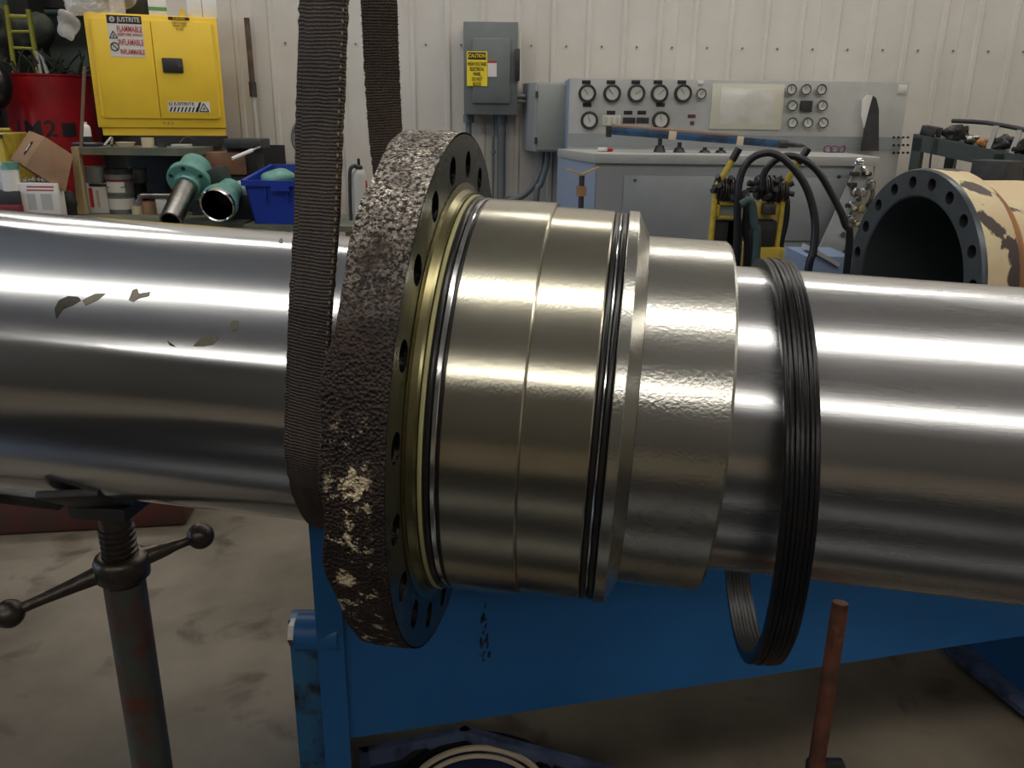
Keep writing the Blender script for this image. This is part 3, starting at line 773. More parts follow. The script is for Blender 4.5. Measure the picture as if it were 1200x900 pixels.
bm = BM(); torus(bm, (lx+lw*.15, YF-.002, lzt-.023), (0, 1, 0), .013, .002, 20, 6); torus(bm, (lx+lw*.15, YF-.002, lzt-.023), (0, 1, 0), .007, .002, 16, 6); obj('emblem', bm, M_['paper'], cab)
T_('FLAMMABLE', lx+lw*.62, lzt-lh*.33, .046, lw*.72, M_['redink'])
T_('KEEP FIRE AWAY', lx+lw*.62, lzt-lh*.46, .022, lw*.72, M_['redink'])
T_('INFLAMABLE', lx+lw*.62, lzt-lh*.65, .046, lw*.72, M_['redink'])
T_('INFLAMMABLE', lx+lw*.64, lzt-lh*.88, .040, lw*.70, M_['redink'])
def tri(c, s, m_, parent, Y=YF-.002, name='triangle_symbol'):
    bm = BM(); P = [Vector((c[0], Y, c[1]+s)), Vector((c[0]+s, Y, c[1]-s*.7)), Vector((c[0]-s, Y, c[1]-s*.7))]
    for i in range(3): tube(bm, [P[i], P[(i+1) % 3]], s*.11, 6, 0)
    ball(bm, (c[0], Y, c[1]-s*.15), s*.22, 1); return obj(name, bm, m_, parent)
tri((lx+lw*.14, lzt-lh*.48), .022, M_['blackink'], cab)
bm = BM(); torus(bm, (lx+lw*.14, YF-.002, lzt-lh*.76), (0, 1, 0), .022, .003, 24, 6); tube(bm, [(lx+lw*.14-.015, YF-.002, lzt-lh*.76+.015), (lx+lw*.14+.015, YF-.002, lzt-lh*.76-.015)], .003, 6, 0); obj('no_smoking_symbol', bm, M_['blackink'], cab)
# small header label on the right door
a = Q(191, 16, YF); b = Q(216, 20, YF)
obj('label_header', box(BM(), a.x, b.x, YF-.001, YF, b.z, a.z), M_['blackink'], cab)
T_('WARNING', (a.x+b.x)/2, (a.z+b.z)/2, .016, .07, M_['yellow'])
T_('KEEP CLOSED\nWHEN NOT\nIN USE', (a.x+b.x)/2, b.z-.032, .017, .085, mat('faded_ink', (.35, .25, .03), .6))
# bottom logo strip
a = Q(191.5, 118.5, YF); b = Q(241.5, 132, YF); w_ = b.x-a.x; h_ = a.z-b.z
obj('brand_label', box(BM(), a.x, b.x, YF-.001, YF, b.z, a.z), M_['paper'], cab)
T_('JUSTRITE', a.x+w_*.38, a.z-h_*.22, .026, w_*.50, M_['blackink'])
bm = BM(); torus(bm, (a.x+w_*.06, YF-.002, a.z-h_*.22), (0, 1, 0), .009, .002, 16, 6); obj('emblem', bm, M_['blackink'], cab)
bm = BM()
for i in range(8):
    xx = a.x+.004+i*w_*.088; hh = h_*.5
    prism(bm, [(xx, YF-.0012, b.z+.003), (xx+.010, YF-.0012, b.z+.003), (xx+.010+.012, YF-.0012, b.z+hh), (xx+.012, YF-.0012, b.z+hh)], (0, -.0006, 0))
prism(bm, [(a.x+w_*.64, YF-.0012, b.z+.003), (a.x+w_*.70, YF-.0012, b.z+.003), (a.x+w_*.80, YF-.0012, a.z-.002), (a.x+w_*.745, YF-.0012, a.z-.002)], (0, -.0006, 0))
obj('hazard_stripes', bm, M_['blackink'], cab)
tri((a.x+w_*.85, b.z+h_*.42), .028, M_['blackink'], cab)
T_('2  4  6', (x0+x1)/2+.03, zb+.072, .02, .06, mat('faded_ink', (.35, .25, .03), .6), Y=YC-.001)

# things on top of the cabinet
CABTOP = []
_obj0 = set(COL.objects)
g = obj('green_striped_box', box(BM(), Q(169, 5, YC).x, Q(190, 5, YC).x, YC+.06, YC+.22, zt, zt+.10, .003), M_['white'], label='small white box with a green stripe on the middle of the yellow cabinet', cat='box')
box_stripe = obj('stripe', box(BM(), Q(169, 5, YC).x-.001, Q(190, 5, YC).x+.001, YC+.058, YC+.06, zt+.03, zt+.05), mat('green_ink', (.10, .30, .14), .5), g)
xa = Q(214, 5, YC).x
w1 = obj('white_carton', box(BM(), xa, xa+.085, YC+.06, YC+.2, zt, zt+.13, .003), M_['white'], label='left of two white cartons at the right end on the yellow cabinet', cat='box')
obj('white_carton', box(BM(), xa+.09, xa+.175, YC+.055, YC+.2, zt, zt+.12, .003), M_['white'], label='right of two white cartons at the right end on the yellow cabinet', cat='box')
bm = BM(); bagc = Q(108, 6, YC-.03)
ball(bm, bagc+Vector((0, .12, .05)), .15, 5, 1.25, .75, .8, nz=.09, ns=9)
for v in bm.verts: v.co += Vector((1, -1, 1))*.02*abs(noise.noise(v.co*30))
bag = obj('plastic_bag', bm, bagm, label='crumpled clear plastic bag drooping over the left corner of the yellow cabinet', cat='bag')
bm = BM(); ball(bm, Q(80, 28, YC), .06, 4, .9, .8, 1.5, nz=.05, ns=14, seed=3); obj('bag_lobe', bm, bagm, bag)
bm = BM(); box(bm, Q(142, 5, YC).x, Q(168, 5, YC).x, YC+.1, YC+.26, zt, zt+.12, .004); obj('dark_case', bm, M_['shelfdark'], label='dark case between the bag and the green striped box', cat='case')

# the cabinet stands turned a little towards the middle of the shop
piv = Vector((x0, YC, 0)); th_ = R_(20); RM = Matrix.Translation(piv) @ Matrix.Rotation(th_, 4, 'Z') @ Matrix.Diagonal((.975, 1, 1, 1)) @ Matrix.Translation(-piv)
for o in [cab]+[o for o in COL.objects if o not in _obj0 and o.parent is None]:
    o.location = RM @ o.location; o.rotation_euler = (0, 0, th_); o.scale = (.975, 1, 1)
# ------------------------------------------------------------------ left bench and clutter
YB = 4.95
bt = Q(150, 173, YB).z; be = Q(150, 182, YB).z
bx0 = Q(84, 175, YB).x; bx1 = Q(226, 175, YB).x; bx2 = Q(283, 211, 4.6).x-.03
bn_ = thing('workbench', ((bx0+bx2)/2, YB+.3, 0), 'cluttered grimy timber workbench below the yellow cabinet', 'bench')
obj('bench_top', box(BM(), bx0, bx1, YB, YC+.42, be, bt), M_['greenwood'], bn_)
obj('riser', box(BM(), x0+.1, x1-.06, YC+.08, YC+.25, bt, zb), M_['shelfdark'], bn_)
sz = Q(150, 252, YB).z
obj('lower_shelf', box(BM(), -3.35, bx2, YB-.25, YC+.42, sz-.03, sz), M_['greenwood'], bn_)
obj('back_panel', box(BM(), bx0, bx2, YC+.42, YC+.44, .0, bt), M_['shelfdark'], bn_)
pa, pb = Q(88, 172, YB-.02), Q(101, 250, YB-.02)
for lx_, ly_ in ((-3.2, YB-.15), (bx2-.06, YB-.15), (-3.2, YC+.34), (bx2-.06, YC+.34)):
    obj('leg', box(BM(), lx_-.04, lx_+.04, ly_-.04, ly_+.04, 0, sz-.03), M_['wood'], bn_)
bm = BM(); cbox(bm, (0, 0, 0), .05, .04, .001); bm.free()
bm = BM(); prism(bm, [Q(83, 172, YB-.02), Q(90, 172, YB-.02), Q(100, 251, YB-.02), Q(91, 251, YB-.02)], (0, .05, 0)); obj('upright', bm, M_['wood'], bn_)
bm = BM(); box(bm, bx1-.05, bx1, YB+.02, YB+.07, sz, be); obj('upright', bm, M_['shelfdark'], bn_)

def can(name, px, py0, py1, wpx, Y, body, label, cat='can', band=None, lid=None, bandz=(.25, .7), handle=False, lip=True, patch=None):
    b = Q(px, py1, Y); t = Q(px, py0, Y); r = wpx/2*(b-CAM).dot(FW)/F; h = t.z-b.z
    o = thing(name, (b.x, b.y, b.z), label, cat)
    pr = [(0, 0), (r, 0), (r, h*.96), (r*1.03, h*.97), (r*1.03, h), (r*.9, h), (r*.88, h*.97), (0, h*.97)] if lip else \
         [(0, 0), (r*.95, 0), (r, h*.05), (r, h*.72), (r*.85, h*.84), (r*.45, h*.90), (r*.45, h), (0, h)]
    obj('body', lathe(BM(), pr, b, (0, 0, 1), 28), M_[body], o)
    if band: obj('label_band', lathe(BM(), [(r*1.002, h*bandz[0]), (r*1.008, h*bandz[0]), (r*1.008, h*bandz[1]), (r*1.002, h*bandz[1])], b, (0, 0, 1), 28), M_[band], o)
    if patch:
        bm = BM(); rr = r*1.012; a0 = -PI/2-.75; n_ = 8; A = [(a0+1.5*i/n_) for i in range(n_+1)]
        lo = [bm.verts.new(b+Vector((rr*math.cos(q), rr*math.sin(q), h*patch[0]))) for q in A]; hi = [bm.verts.new(b+Vector((rr*math.cos(q), rr*math.sin(q), h*patch[1]))) for q in A]
        for i in range(n_): bm.faces.new((lo[i], lo[i+1], hi[i+1], hi[i]))
        obj('paper_label', bm, M_['paper'], o)
        obj('label_stripe', lathe(BM(), [(r*1.002, h*patch[1]), (r*1.016, h*patch[1]), (r*1.016, h*(patch[1]+.09)), (r*1.002, h*(patch[1]+.09))], b, (0, 0, 1), 28), mat('dull_red', (.16, .015, .02), .5), o)
        obj('dark_lid', lathe(BM(), [(r*1.002, h*.80), (r*1.02, h*.80), (r*1.05, h), (0, h*1.01)], b, (0, 0, 1), 28), M_['dark'], o)
    if lid: obj('lid', lathe(BM(), [(0, h), (r*.5, h), (r*.48, h*1.1), (0, h*1.12)], b, (0, 0, 1), 20), M_[lid], o)
    if handle:
        bm = BM(); tube(bm, [b+Vector((-r*1.02, 0, h*.75)), b+Vector((-r*.9, -r*.8, h*.35)), b+Vector((r*.9, -r*.8, h*.35)), b+Vector((r*1.02, 0, h*.75))], .0025, 6); obj('handle', bm, M_['pipe'], o)
    return o
YS = YB+.08
can('paint_can', 112, 214, 231, 27, YS+.28, 'greyp', 'dull grey can behind the red and white tin') if False else None
t = thing('square_tin', Q(116, 246, YS), 'rectangular red and cream tin on the shelf beside the timber upright', 'tin')
def tinbox(px0, px1, py0, py1, Y, dep, m_, name, parent=None, label=None, cat=None, bev=.004, rz=0):
    a = Q(px0, py1, Y); b = Q(px1, py0, Y)
    return obj(name, box(BM(), a.x, b.x, Y, Y+dep, a.z, b.z, bev), m_, parent, label=label, cat=cat)
tb = tinbox(102, 128, 215, 252, YS, .10, M_['paper'], 'body', t)
sheetbox(103.5, 220, 111, 243, YS, .001, mat('bright_red', (.60, .03, .02), .5), 'red_panel', t)
sheetbox(104, 215.5, 127, 219, YS, .001, M_['blackink'], 'dark_band', t)
sheetbox(112, 223, 118, 243, YS, .001, mat('buff_label', (.50, .42, .28), .6), 'buff_panel', t)
can('round_tin', 115, 195, 214, 25, YS+.05, 'cangrey', 'dull shallow can stacked on the red and cream tin')
can('paint_can', 145, 228, 253, 29, YS+.03, 'cangrey', 'lower paint can of the stack with a white band', band='paper', bandz=(.35, .85))
can('paint_can', 142, 198, 227.5, 30, YS+.03, 'cangrey', 'upper grey paint can of the stack with a red-topped label', handle=True, patch=(.10, .52))
can('paint_can', 163, 196, 214, 19, YS+.25, 'cangrey', 'dim grey can at the back of the shelf right of the stacked cans')
can('dark_tin', 164, 214, 252, 22, YS+.25, 'dark', 'dark tin carrying the dim grey can at the back')
can('glass_jar', 162, 241, 253, 13, YS-.02, 'tan', 'small cream jar in front of the stacked cans', 'jar')
can('glass_jar', 176, 236, 253, 14, YS-.01, 'card', 'small brownish jar right of the cream jar', 'jar')
tinbox(126, 132, 224, 252, YS+.01, .12, M_['card2'], 'brown_book', None, 'thin brown book standing between tin and cans', 'book')
bx = tinbox(184, 195, 233, 252, YS, .05, M_['white'], 'small_white_box', None, 'small white box with a red edge by the steel pipe', 'box', .002)
sheetbox(195.2, 233, 197.5, 252, YS+.01, .002, M_['redink'], 'red_edge', bx)
cp = can('white_cup', 205, 199, 213, 14, YS+.25, 'white', 'white cup on a block behind the green pipe flange', 'cup')
tinbox(197, 214, 213, 252, YS+.22, .12, M_['shelfdark'], 'dark_block', None, 'dark block under the white cup', 'block')
bm = BM(); p = [Q(164, 236, YS-.0), Q(165, 230, YS), Q(172, 229, YS), Q(203, 229, YS)]
elb = thing('bent_chrome_pipe', Q(170, 240, YS), 'short bent bright pipe lying behind the jars', 'pipe')
obj('pipe', tube(bm, p, .02, 14), M_['pipe'], elb)
obj('collar', lathe(BM(), [(0, 0), (.024, 0), (.024, .03), (0, .03)], Q(164, 240, YS), (0, 0, 1), 16), M_['chrome'], elb)
tinbox(160, 168, 240, 252, YS+.02, .04, M_['dark'], 'support_block', elb)

# left foreground clutter on the shelf's left extension
YL = 4.75
cd_ = Q(50, 195, YL)
crb = thing('cardboard_box', Q(55, 228, YL), 'tilted open brown cardboard box with a hand hole, left of the bench', 'box')
# oblique box: front face corners from the picture, side face on the left
f = [Q(49, 160, YL), Q(89, 183, YL), Q(76, 225, YL), Q(29, 194, YL)]
bk = Vector((-.17, .12, -.055)) 
s = [Q(36, 156, YL+.1), Q(12, 186, YL+.1)]
bm = BM()
F4 = [Q(52, 160, YL), Q(86, 182, YL), Q(77, 225, YL), Q(29, 195, YL)]
off = Q(12, 187, YL+.16)-F4[3]
prism(bm, F4, off, bev=.002); obj('carton', bm, M_['card'], crb)
e1 = off.normalized(); e2 = (F4[0]-F4[3]).normalized(); nn2 = e1.cross(e2).normalized()
ctr = F4[3]+off*.42+(F4[0]-F4[3])*.52
if nn2.dot(CAM-ctr) < 0: nn2 = -nn2
bm = BM(); prism(bm, [ctr-e2*.045-e1*.010+nn2*.001, ctr-e2*.045+e1*.010+nn2*.001, ctr+e2*.045+e1*.012+nn2*.001, ctr+e2*.045-e1*.012+nn2*.001], nn2*.002)
obj('hand_hole', bm, M_['shelfdark'], crb)
bm = BM(); prism(bm, [ctr-e2*.020-e1*.006+nn2*.0035, ctr-e2*.020+e1*.008+nn2*.0035, ctr+e2*.030+e1*.008+nn2*.0035, ctr+e2*.024-e1*.004+nn2*.0035], nn2*.001)
obj('paper_inside', bm, M_['paper'], crb)
crt = thing('white_carton', Q(40, 250, YL), 'white carton with a red printed stripe at its top, under the tilted cardboard box', 'box')
tinbox(20, 66, 215, 256, YL-.02, .07, M_['paper'], 'carton', crt)
sheetbox(31, 218, 63, 220, YL-.02, .001, M_['redink'], 'red_stripe', crt)
sheetbox(31, 222, 63, 224, YL-.02, .001, M_['redink'], 'red_stripe', crt)
for q in ((31, 44), (47, 63)): sheetbox(q[0], 227, q[1], 246, YL-.02, .001, M_['palegrey'], 'small_print', crt)
bm = BM()
random.seed(5)
for k in range(7): ball(bm, Q(30+k*5.2, 213-random.random()*3, YL+.05), .014, 1, nz=.01, ns=30, seed=k)
obj('loose_fittings', bm, M_['palegrey'], label='handful of small grey fittings on the white carton', cat='fittings', kind='stuff')
can('white_tub', 15, 199, 224, 20, YL, 'white', 'white plastic tub left of the printed carton', 'tub')
can('teal_capped_tub', 13, 190, 200, 17, YL+.02, 'teal', 'teal topped pot standing on the white tub', 'pot')
can('orange_cap_bottle', -1, 184, 222, 15, YL+.02, 'white', 'white bottle at the left edge beside the tub', 'bottle', lip=False)
bc = tinbox(-20, 20, 224, 240, YL-.05, .2, M_['black'], 'black_case', None, 'black case at the left edge below the white tub', 'case', .008)
tinbox(-20, 22, 240, 256, YL-.06, .22, mat('dull_red', (.16, .015, .02), .5), 'red_case', None, 'dull red case under the black case at the left edge', 'case', .008)
bm = BM(); a = Q(79, 253, YL+.15); ball(bm, a+Vector((0, .03, .06)), .08, 4, .8, .6, 1.1, nz=.04, ns=12)
for v in bm.verts:
    if v.co.z < sz: v.co.z = sz
obj('black_bag', bm, M_['shelfdark'], label='black crumpled bag between the carton and the timber upright', cat='bag')
# items on bench top in front of the cabinet
YT = 5.05
bm = BM(); box(bm, Q(88, 170, YT).x, Q(118, 170, YT).x, YT-.05, YT+.05, bt, bt+.022, .008); obj('blue_black_tray', bm, mat('navy', (.02, .03, .07), .4), label='flat navy tray at the left end of the bench top', cat='tray')
can('spray_bottle', 103, 143, 171, 11, YT+.10, 'white', 'white bottle with a dark band left of the cabinet foot', 'bottle', band='shelfdark', bandz=(.05, .4), lip=False)
dsh = lathe(BM(), [(0, 0), (.04, 0), (.055, .028), (.052, .028), (.038, .006), (0, .006)], Q(148, 175.5, YT-.03), (0, 0, 1), 28)
for v in dsh.verts: v.co.z += bt-Q(148, 175.5, YT-.03).z
obj('metal_dish', dsh, M_['tan'], label='shiny cream dish on the bench top', cat='dish')
def on_top(o): o.location.z = bt; return o
on_top(can('jar', 174, 162, 173, 14, YT, 'tan', 'cream jar on the bench top below the cabinet', 'jar'))
on_top(can('small_tin', 190, 164, 173, 10, YT, 'dark', 'small dark tin right of the cream jar on the bench top', 'tin'))
bm = BM(); tube(bm, [Vector((Q(128, 172, YT).x, YT-.06, bt+.008)), Vector((Q(132, 172, YT).x, YT, bt+.05)), Vector((Q(137, 172, YT).x, YT-.06, bt+.01))], .008, 8); obj('pliers', bm, M_['pipe'], label='pliers standing open on the bench top left of the dish', cat='pliers')
bm = BM(); box(bm, Q(202, 172, YT).x, Q(222, 172, YT).x, YT-.02, YT+.05, bt, bt+.018, .003); obj('grey_steel_block', bm, M_['palegrey'], label='flat pale grey block at the right end of the bench top', cat='block')
bm = BM(); tube(bm, [Vector((Q(214, 172, YT).x, YT-.05, bt+.026)), Vector((Q(220, 172, YT).x, YT, bt+.06)), Vector((Q(230, 172, YT).x, YT, bt+.045))], .004, 8); obj('bent_wire', bm, M_['dark'], label='dark bent wire on the flat grey block', cat='wire')
st = tube(BM(), [Q(99, 78, YT+.02), Q(95, 172, YT-.06)], .010, 8, 0); obj('wooden_stick', st, mat('stick_brown', (.15, .085, .05), .6), label='thin brown stick leaning beside the left side of the cabinet', cat='stick')
# brown flat box, black tray, tubes right of the cabinet
Yr = 5.15
bb = tinbox(217, 286, 179, 204, Yr, .25, M_['card2'], 'brown_box', None, 'flat worn brown box behind the green pipe fittings', 'box')
tinbox(217, 286, 204, 253, Yr+.02, .22, M_['shelfdark'], 'dark_crate', None, 'dark crate under the flat brown box', 'crate')
bt2 = tinbox(263, 305, 163, 174, Yr-.02, .2, M_['black'], 'black_tray', None, 'black tray beside the cabinet foot', 'tray', .006)
tinbox(268, 300, 174, 204, Yr+.02, .15, M_['shelfdark'], 'tray_stand', None, 'dark stand carrying the black tray', 'stand')
tl = thing('white_tube_lamp', Q(288, 182, Yr-.1), 'slim white tube lying aslant in front of the black tray', 'tube')
bm = BM(); cyl(bm, Q(272, 186, Yr-.14), Q(296, 176, Yr-.05), .011, seg=14); obj('tube', bm, M_['white'], tl)
bm = BM(); cyl(bm, Q(296, 176, Yr-.05), Q(305, 172.5, Yr-.02), .007, seg=12); obj('tip', bm, M_['pipe'], tl)
# steel pole leaning on the wall
pl = thing('leaning_pole', Q(303, 170, 5.55), 'brown and grey steel pole leaning on the ribbed wall right of the cabinet', 'pole')
P0, P1 = Q(289, 21, 5.765), Q(302, 168, 5.74); dp = (P1-P0); P2_ = P0+dp*((P0.z-.0)/(P0.z-P1.z))
rr_ = .018
bm = BM(); cyl(bm, P0, P0.lerp(P1, .5), rr_, seg=12); obj('upper_tube', bm, mat('pole_brown', (.13, .085, .065), .55, .2, (.07, .05, .045), 14), pl)
bm = BM(); cyl(bm, P0.lerp(P1, .5), P0.lerp(P1, .62), rr_+.006, seg=12); obj('collar', bm, M_['dark'], pl)
bm = BM(); cyl(bm, P0.lerp(P1, .62), P2_, rr_-.002, seg=12); obj('lower_tube', bm, M_['palegrey'], pl)
# hose coil on the wall behind the strap
bm = BM(); torus(bm, Q(366, 162, 5.70), (0, 1, 0), .13, .013, 40, 8)
hc = obj('hose_coil', bm, M_['conduit'], label='grey hose coil hanging on the wall behind the strap', cat='hose')
obj('hook', cyl(BM(), Q(366, 139, 5.70), Q(366, 139, 5.80), .008, seg=8), M_['dark'], hc)

# teal pipe fittings
ff = thing('green_pipe_flange', Q(222, 250, 4.6), 'pale green pipe flange with a bare steel stub pointing down left', 'pipe fitting')
Yt = 4.75
pc = Q(222, 212, Yt); pe = Q(200, 259, Yt-.30); dv = (pe-pc).normalized()
obj('flange_ring', lathe(BM(), [(.03, -.02), (.115, -.02), (.12, -.015), (.12, .015), (.115, .02), (.075, .022), (.07, .06), (.03, .06)], pc+dv*.0, dv, 40), M_['teal'], ff)
obj('stub_pipe', lathe(BM(), [(.058, .03), (.058, (pe-pc).length), (.048, (pe-pc).length), (.048, .05)], pc, dv, 32), M_['pipe'], ff)
obj('neck', lathe(BM(), [(.10, -.02), (.09, -.07), (.085, -.14), (0, -.14)], pc, dv, 32), M_['teal'], ff)
u_, v_ = frame(dv)
for k in range(6):
    a = PI/6+k*PI/3; c = pc+dv*.02+(u_*math.cos(a)+v_*math.sin(a))*.096; obj('bolt_hole', cyl(BM(), c, c+dv*.003, .012, seg=10), M_['black'], ff)
wy = thing('dark_pipe_coupling', Q(250, 222, Yt), 'dark green-black square pipe coupling between the two green fittings', 'pipe fitting')
prism(bm := BM(), [Q(234, 203, Yt), Q(256, 195, Yt), Q(267, 222, Yt), Q(246, 226, Yt)], (0, .14, 0), bev=.008); obj('coupling_body', bm, mat('black_green', (.02, .035, .03), .5), wy)
bm = BM(); tube(bm, [Q(251, 224, Yt+.07), Vector((Q(251, 224, Yt+.07).x, Yt+.07, sz))], .03, 14, 0); obj('support', bm, M_['shelfdark'], wy)
rd = thing('green_open_reducer', Q(255, 258, 4.6), 'green pipe reducer with a shiny open mouth facing the camera', 'pipe fitting')
pc2 = Q(254, 241, 4.55); db = (Q(268, 225, 4.75)-pc2).normalized()
obj('mouth_ring', lathe(BM(), [(.082, .0), (.088, -.006), (.094, 0), (.094, .03), (.084, .032)], pc2, db, 40), M_['chrome'], rd)
obj('inner_bore', lathe(BM(), [(.082, 0), (.078, .08), (.06, .16), (0, .17)], pc2, db, 40), mat('oily_bore', (.10, .09, .075), .15, 1, (.02, .02, .02), 12), rd)
obj('cone', lathe(BM(), [(.094, .03), (.100, .035), (.100, .06), (.085, .12), (.068, .16), (.068, .24)], pc2, db, 40), M_['teal'], rd)
tw = Q(276, 222, Yt+.1)
obj('branch', lathe(BM(), [(0, 0), (.06, 0), (.06, .12), (.05, .16), (0, .16)], tw+Vector((-.05, 0, -.03)), (1, .1, .25), 28), mat('pale_teal', (.33, .46, .42), .4), rd)
bm = BM(); box(bm, Q(262, 240, Yt).x, Q(296, 240, Yt).x, Yt+.05, Yt+.3, sz, Q(270, 230, Yt).z, .006); obj('black_bin', bm, M_['shelfdark'], label='black bin behind the green reducer', cat='bin')

# blue bin
Yb = 4.6
bi = thing('blue_storage_bin', Q(320, 262, Yb), 'blue plastic storage bin with green parts in it, left of the strap', 'bin')
def binpt(px, py, Y): return Q(px, py, Y)
top = [Q(283, 211, Yb), Q(362, 213, Yb)]; lowz = Q(300, 263, Yb).z; tz_ = top[0].z
xl, xr = top[0].x, top[1].x; dpt = .44; th = .008; ins = .045
def quadslab(a, b, c, d, n): return prism(BM(), [a, b, c, d], n)
Lo = [Vector((xl+ins, Yb+.03, lowz)), Vector((xr-ins*.3, Yb+.03, lowz)), Vector((xr-ins*.3, Yb+dpt-.03, lowz)), Vector((xl+ins, Yb+dpt-.03, lowz))]
Hi = [Vector((xl+.01, Yb, tz_)), Vector((xr, Yb, tz_)), Vector((xr, Yb+dpt, tz_+.06)), Vector((xl+.05, Yb+dpt, tz_+.06))]
for i in range(4):
    j = (i+1) % 4; c = sum(Lo, Vector())/4; n_ = c-(Lo[i]+Lo[j])/2; n_.z = 0; n_.normalize()
    obj('side', prism(BM(), [Lo[i], Lo[j], Hi[j], Hi[i]], n_*th), M_['bin'], bi)
    hh = (Hi[i]+Hi[j])/2; o_ = -n_
    obj('rim', prism(BM(), [Hi[i]-Vector((0, 0, .03)), Hi[j]-Vector((0, 0, .03)), Hi[j], Hi[i]], o_*.016), M_['bin'], bi)
obj('base', prism(BM(), Lo, (0, 0, .008)), M_['bin'], bi)
for k in range(3):
    xx = xl+.12+k*.12; obj('rib', box(BM(), xx, xx+.008, Yb-.002, Yb+.02, lowz+.12, tz_-.03), M_['bin'], bi)
obj('handle_lip', box(BM(), xl+.16, xl+.26, Yb-.022, Yb-.01, tz_-.055, tz_-.03), M_['bin'], bi)
bm = BM(); ball(bm, Q(326, 209, Yb+.16), .09, 3, 1.1, .8, .55, nz=.02, ns=12); gb = obj('green_casting', bm, M_['teal'], label='pale green casting lying in the blue bin', cat='casting')
bm = BM(); ball(bm, Q(342, 210, Yb+.22), .06, 3, 1.1, .8, .6, nz=.02, ns=12, seed=4); obj('casting_lug', bm, M_['teal'], gb)
bm = BM(); box(bm, Lo[0].x+.02, Lo[1].x-.03, Yb+.06, Yb+.34, lowz+.008, tz_-.06, .01); obj('parts_crate', bm, M_['shelfdark'], label='dark box filling the bottom of the blue bin', cat='box')
# low stand that carries bin (bench continues)
stb = thing('side_table', (-1.2, Yb+.25, 0), 'grimy low side table under the blue bin', 'table')
obj('table_top', box(BM(), xl-.0, -.85, Yb-.04, Yb+.55, lowz-.03, lowz), M_['greenwood'], stb)
for xx in (xl+.02, -.93):
    for yy in (Yb, Yb+.46): obj('leg', box(BM(), xx, xx+.06, yy, yy+.06, 0, lowz-.03), M_['wood'], stb)

# spray bottle / small extinguisher seen between the straps
ex = thing('small_extinguisher', Q(420, 250, 3.9), 'small white and black extinguisher bottle seen between the two strap legs', 'extinguisher')
eb = Q(421, 206, 3.9); r = .034
obj('bottle', lathe(BM(), [(0, -.6), (r, -.6), (r, .0), (r*.7, .022), (r*.35, .03), (0, .03)], eb, (0, 0, 1), 24), M_['palegrey'], ex)
obj('valve', lathe(BM(), [(0, .03), (r*.5, .03), (r*.5, .042), (r*.2, .05), (r*.2, .075), (0, .078)], eb, (0, 0, 1), 16), M_['black'], ex)
bm = BM(); tube(bm, [eb+Vector((-.012, -.005, .045)), eb+Vector((-.035, -.02, .03)), eb+Vector((-.042, -.02, -.05)), eb+Vector((-.044, -.02, -.2))], .009, 8); obj('hose', bm, M_['black'], ex)
bm = BM(); cyl(bm, eb+Vector((.03, -.01, -.02)), eb+Vector((.036, -.012, -.09)), .006, seg=8); obj('red_tag', bm, M_['redink'], ex)
obj('trolley', box(BM(), eb.x-.06, eb.x+.06, 3.86, 3.98, .0, eb.z-.6, .005), M_['dark'], ex)

# ------------------------------------------------------------------ red drum and the dark bay at far left
Yd = 6.6
dc = Q(55, 83, Yd+.32); rD = .325; dtop = Q(53, 86, Yd).z
dr_ = thing('red_steel_drum', (dc.x, Yd+.32, 0), 'open red steel drum with black stencilled characters, left of the cabinet', 'drum')
D0 = Vector((dc.x, Yd+.32, 0)); hD = dtop
pr = [(0, .02), (rD-.01, .02), (rD, 0), (rD, .03)]
for zz_ in (hD*.36, hD*.68): pr += [(rD, zz_-.02), (rD+.012, zz_-.008), (rD+.012, zz_+.008), (rD, zz_+.02)]
pr += [(rD, hD-.02), (rD+.008, hD-.012), (rD+.008, hD), (rD-.004, hD), (rD-.004, hD-.02), (rD-.006, .04), (0, .04)]
obj('shell', lathe(BM(), pr, D0, (0, 0, 1), 64), M_['red'], dr_)
def bend(c, zc):
    def f(v):
        a = v.x/rD; R = rD+.002+v.z; return Vector((D0.x+R*math.sin(a), D0.y-R*math.cos(a), zc+v.y))
    return f
zl = Q(45, 152, Yd).z
text('stencil_lettering', '1M2  \u25a0' if False else '1M2', .17, None, M_['blackink'], dr_, width=.30, bend=bend(0, zl))
bm = BM()
for i in range(6):
    a0_ = .62+.05*i; v4 = []
    for da, dz in ((0, -.05), (.05, -.05), (.05, .05), (0, .05)):
        a = a0_+da; v4.append(Vector((D0.x+(rD+.002)*math.sin(a), D0.y-(rD+.002)*math.cos(a), zl+dz)))
    prism(bm, v4, (math.sin(a0_)*.002, -math.cos(a0_)*.002, 0))
obj('stencil_block', bm, M_['blackink'], dr_)
bm = BM(); random.seed(11)
for k in range(46):
    a = random.random()*2*PI; rr0 = random.random()*.22; p = D0+Vector((rr0*math.cos(a), rr0*math.sin(a), hD-.1))
    q = p+Vector((random.uniform(-.18, .25), random.uniform(-.1, .1), random.uniform(.10, .30))); tube(bm, [p, (p+q)/2+Vector((random.uniform(-.05, .05), 0, .03)), q], .008, 5, 3)
obj('scrap_turnings', bm, M_['gunge'], label='tangle of dark scrap sticking up out of the red drum', cat='scrap', kind='stuff')
for k, (a, b) in enumerate((((46, 84), (41, 60)), ((56, 85), (44, 60)), ((53, 82), (47, 64)))):
    bm = BM(); p = Q(*a, Yd+.2); q = Q(*b, Yd+.3); p.z -= .05; prism(bm, [p, p+Vector((.02, 0, 0)), q+Vector((.02, 0, 0)), q], (0, .012, 0))
    obj('pale_offcut', bm, M_['palegrey'], label=['left pale offcut leaning in the red drum', 'right pale offcut leaning in the red drum, the most slanted', 'middle pale offcut leaning in the red drum'][k], cat='offcut', group='pale offcuts in the drum')
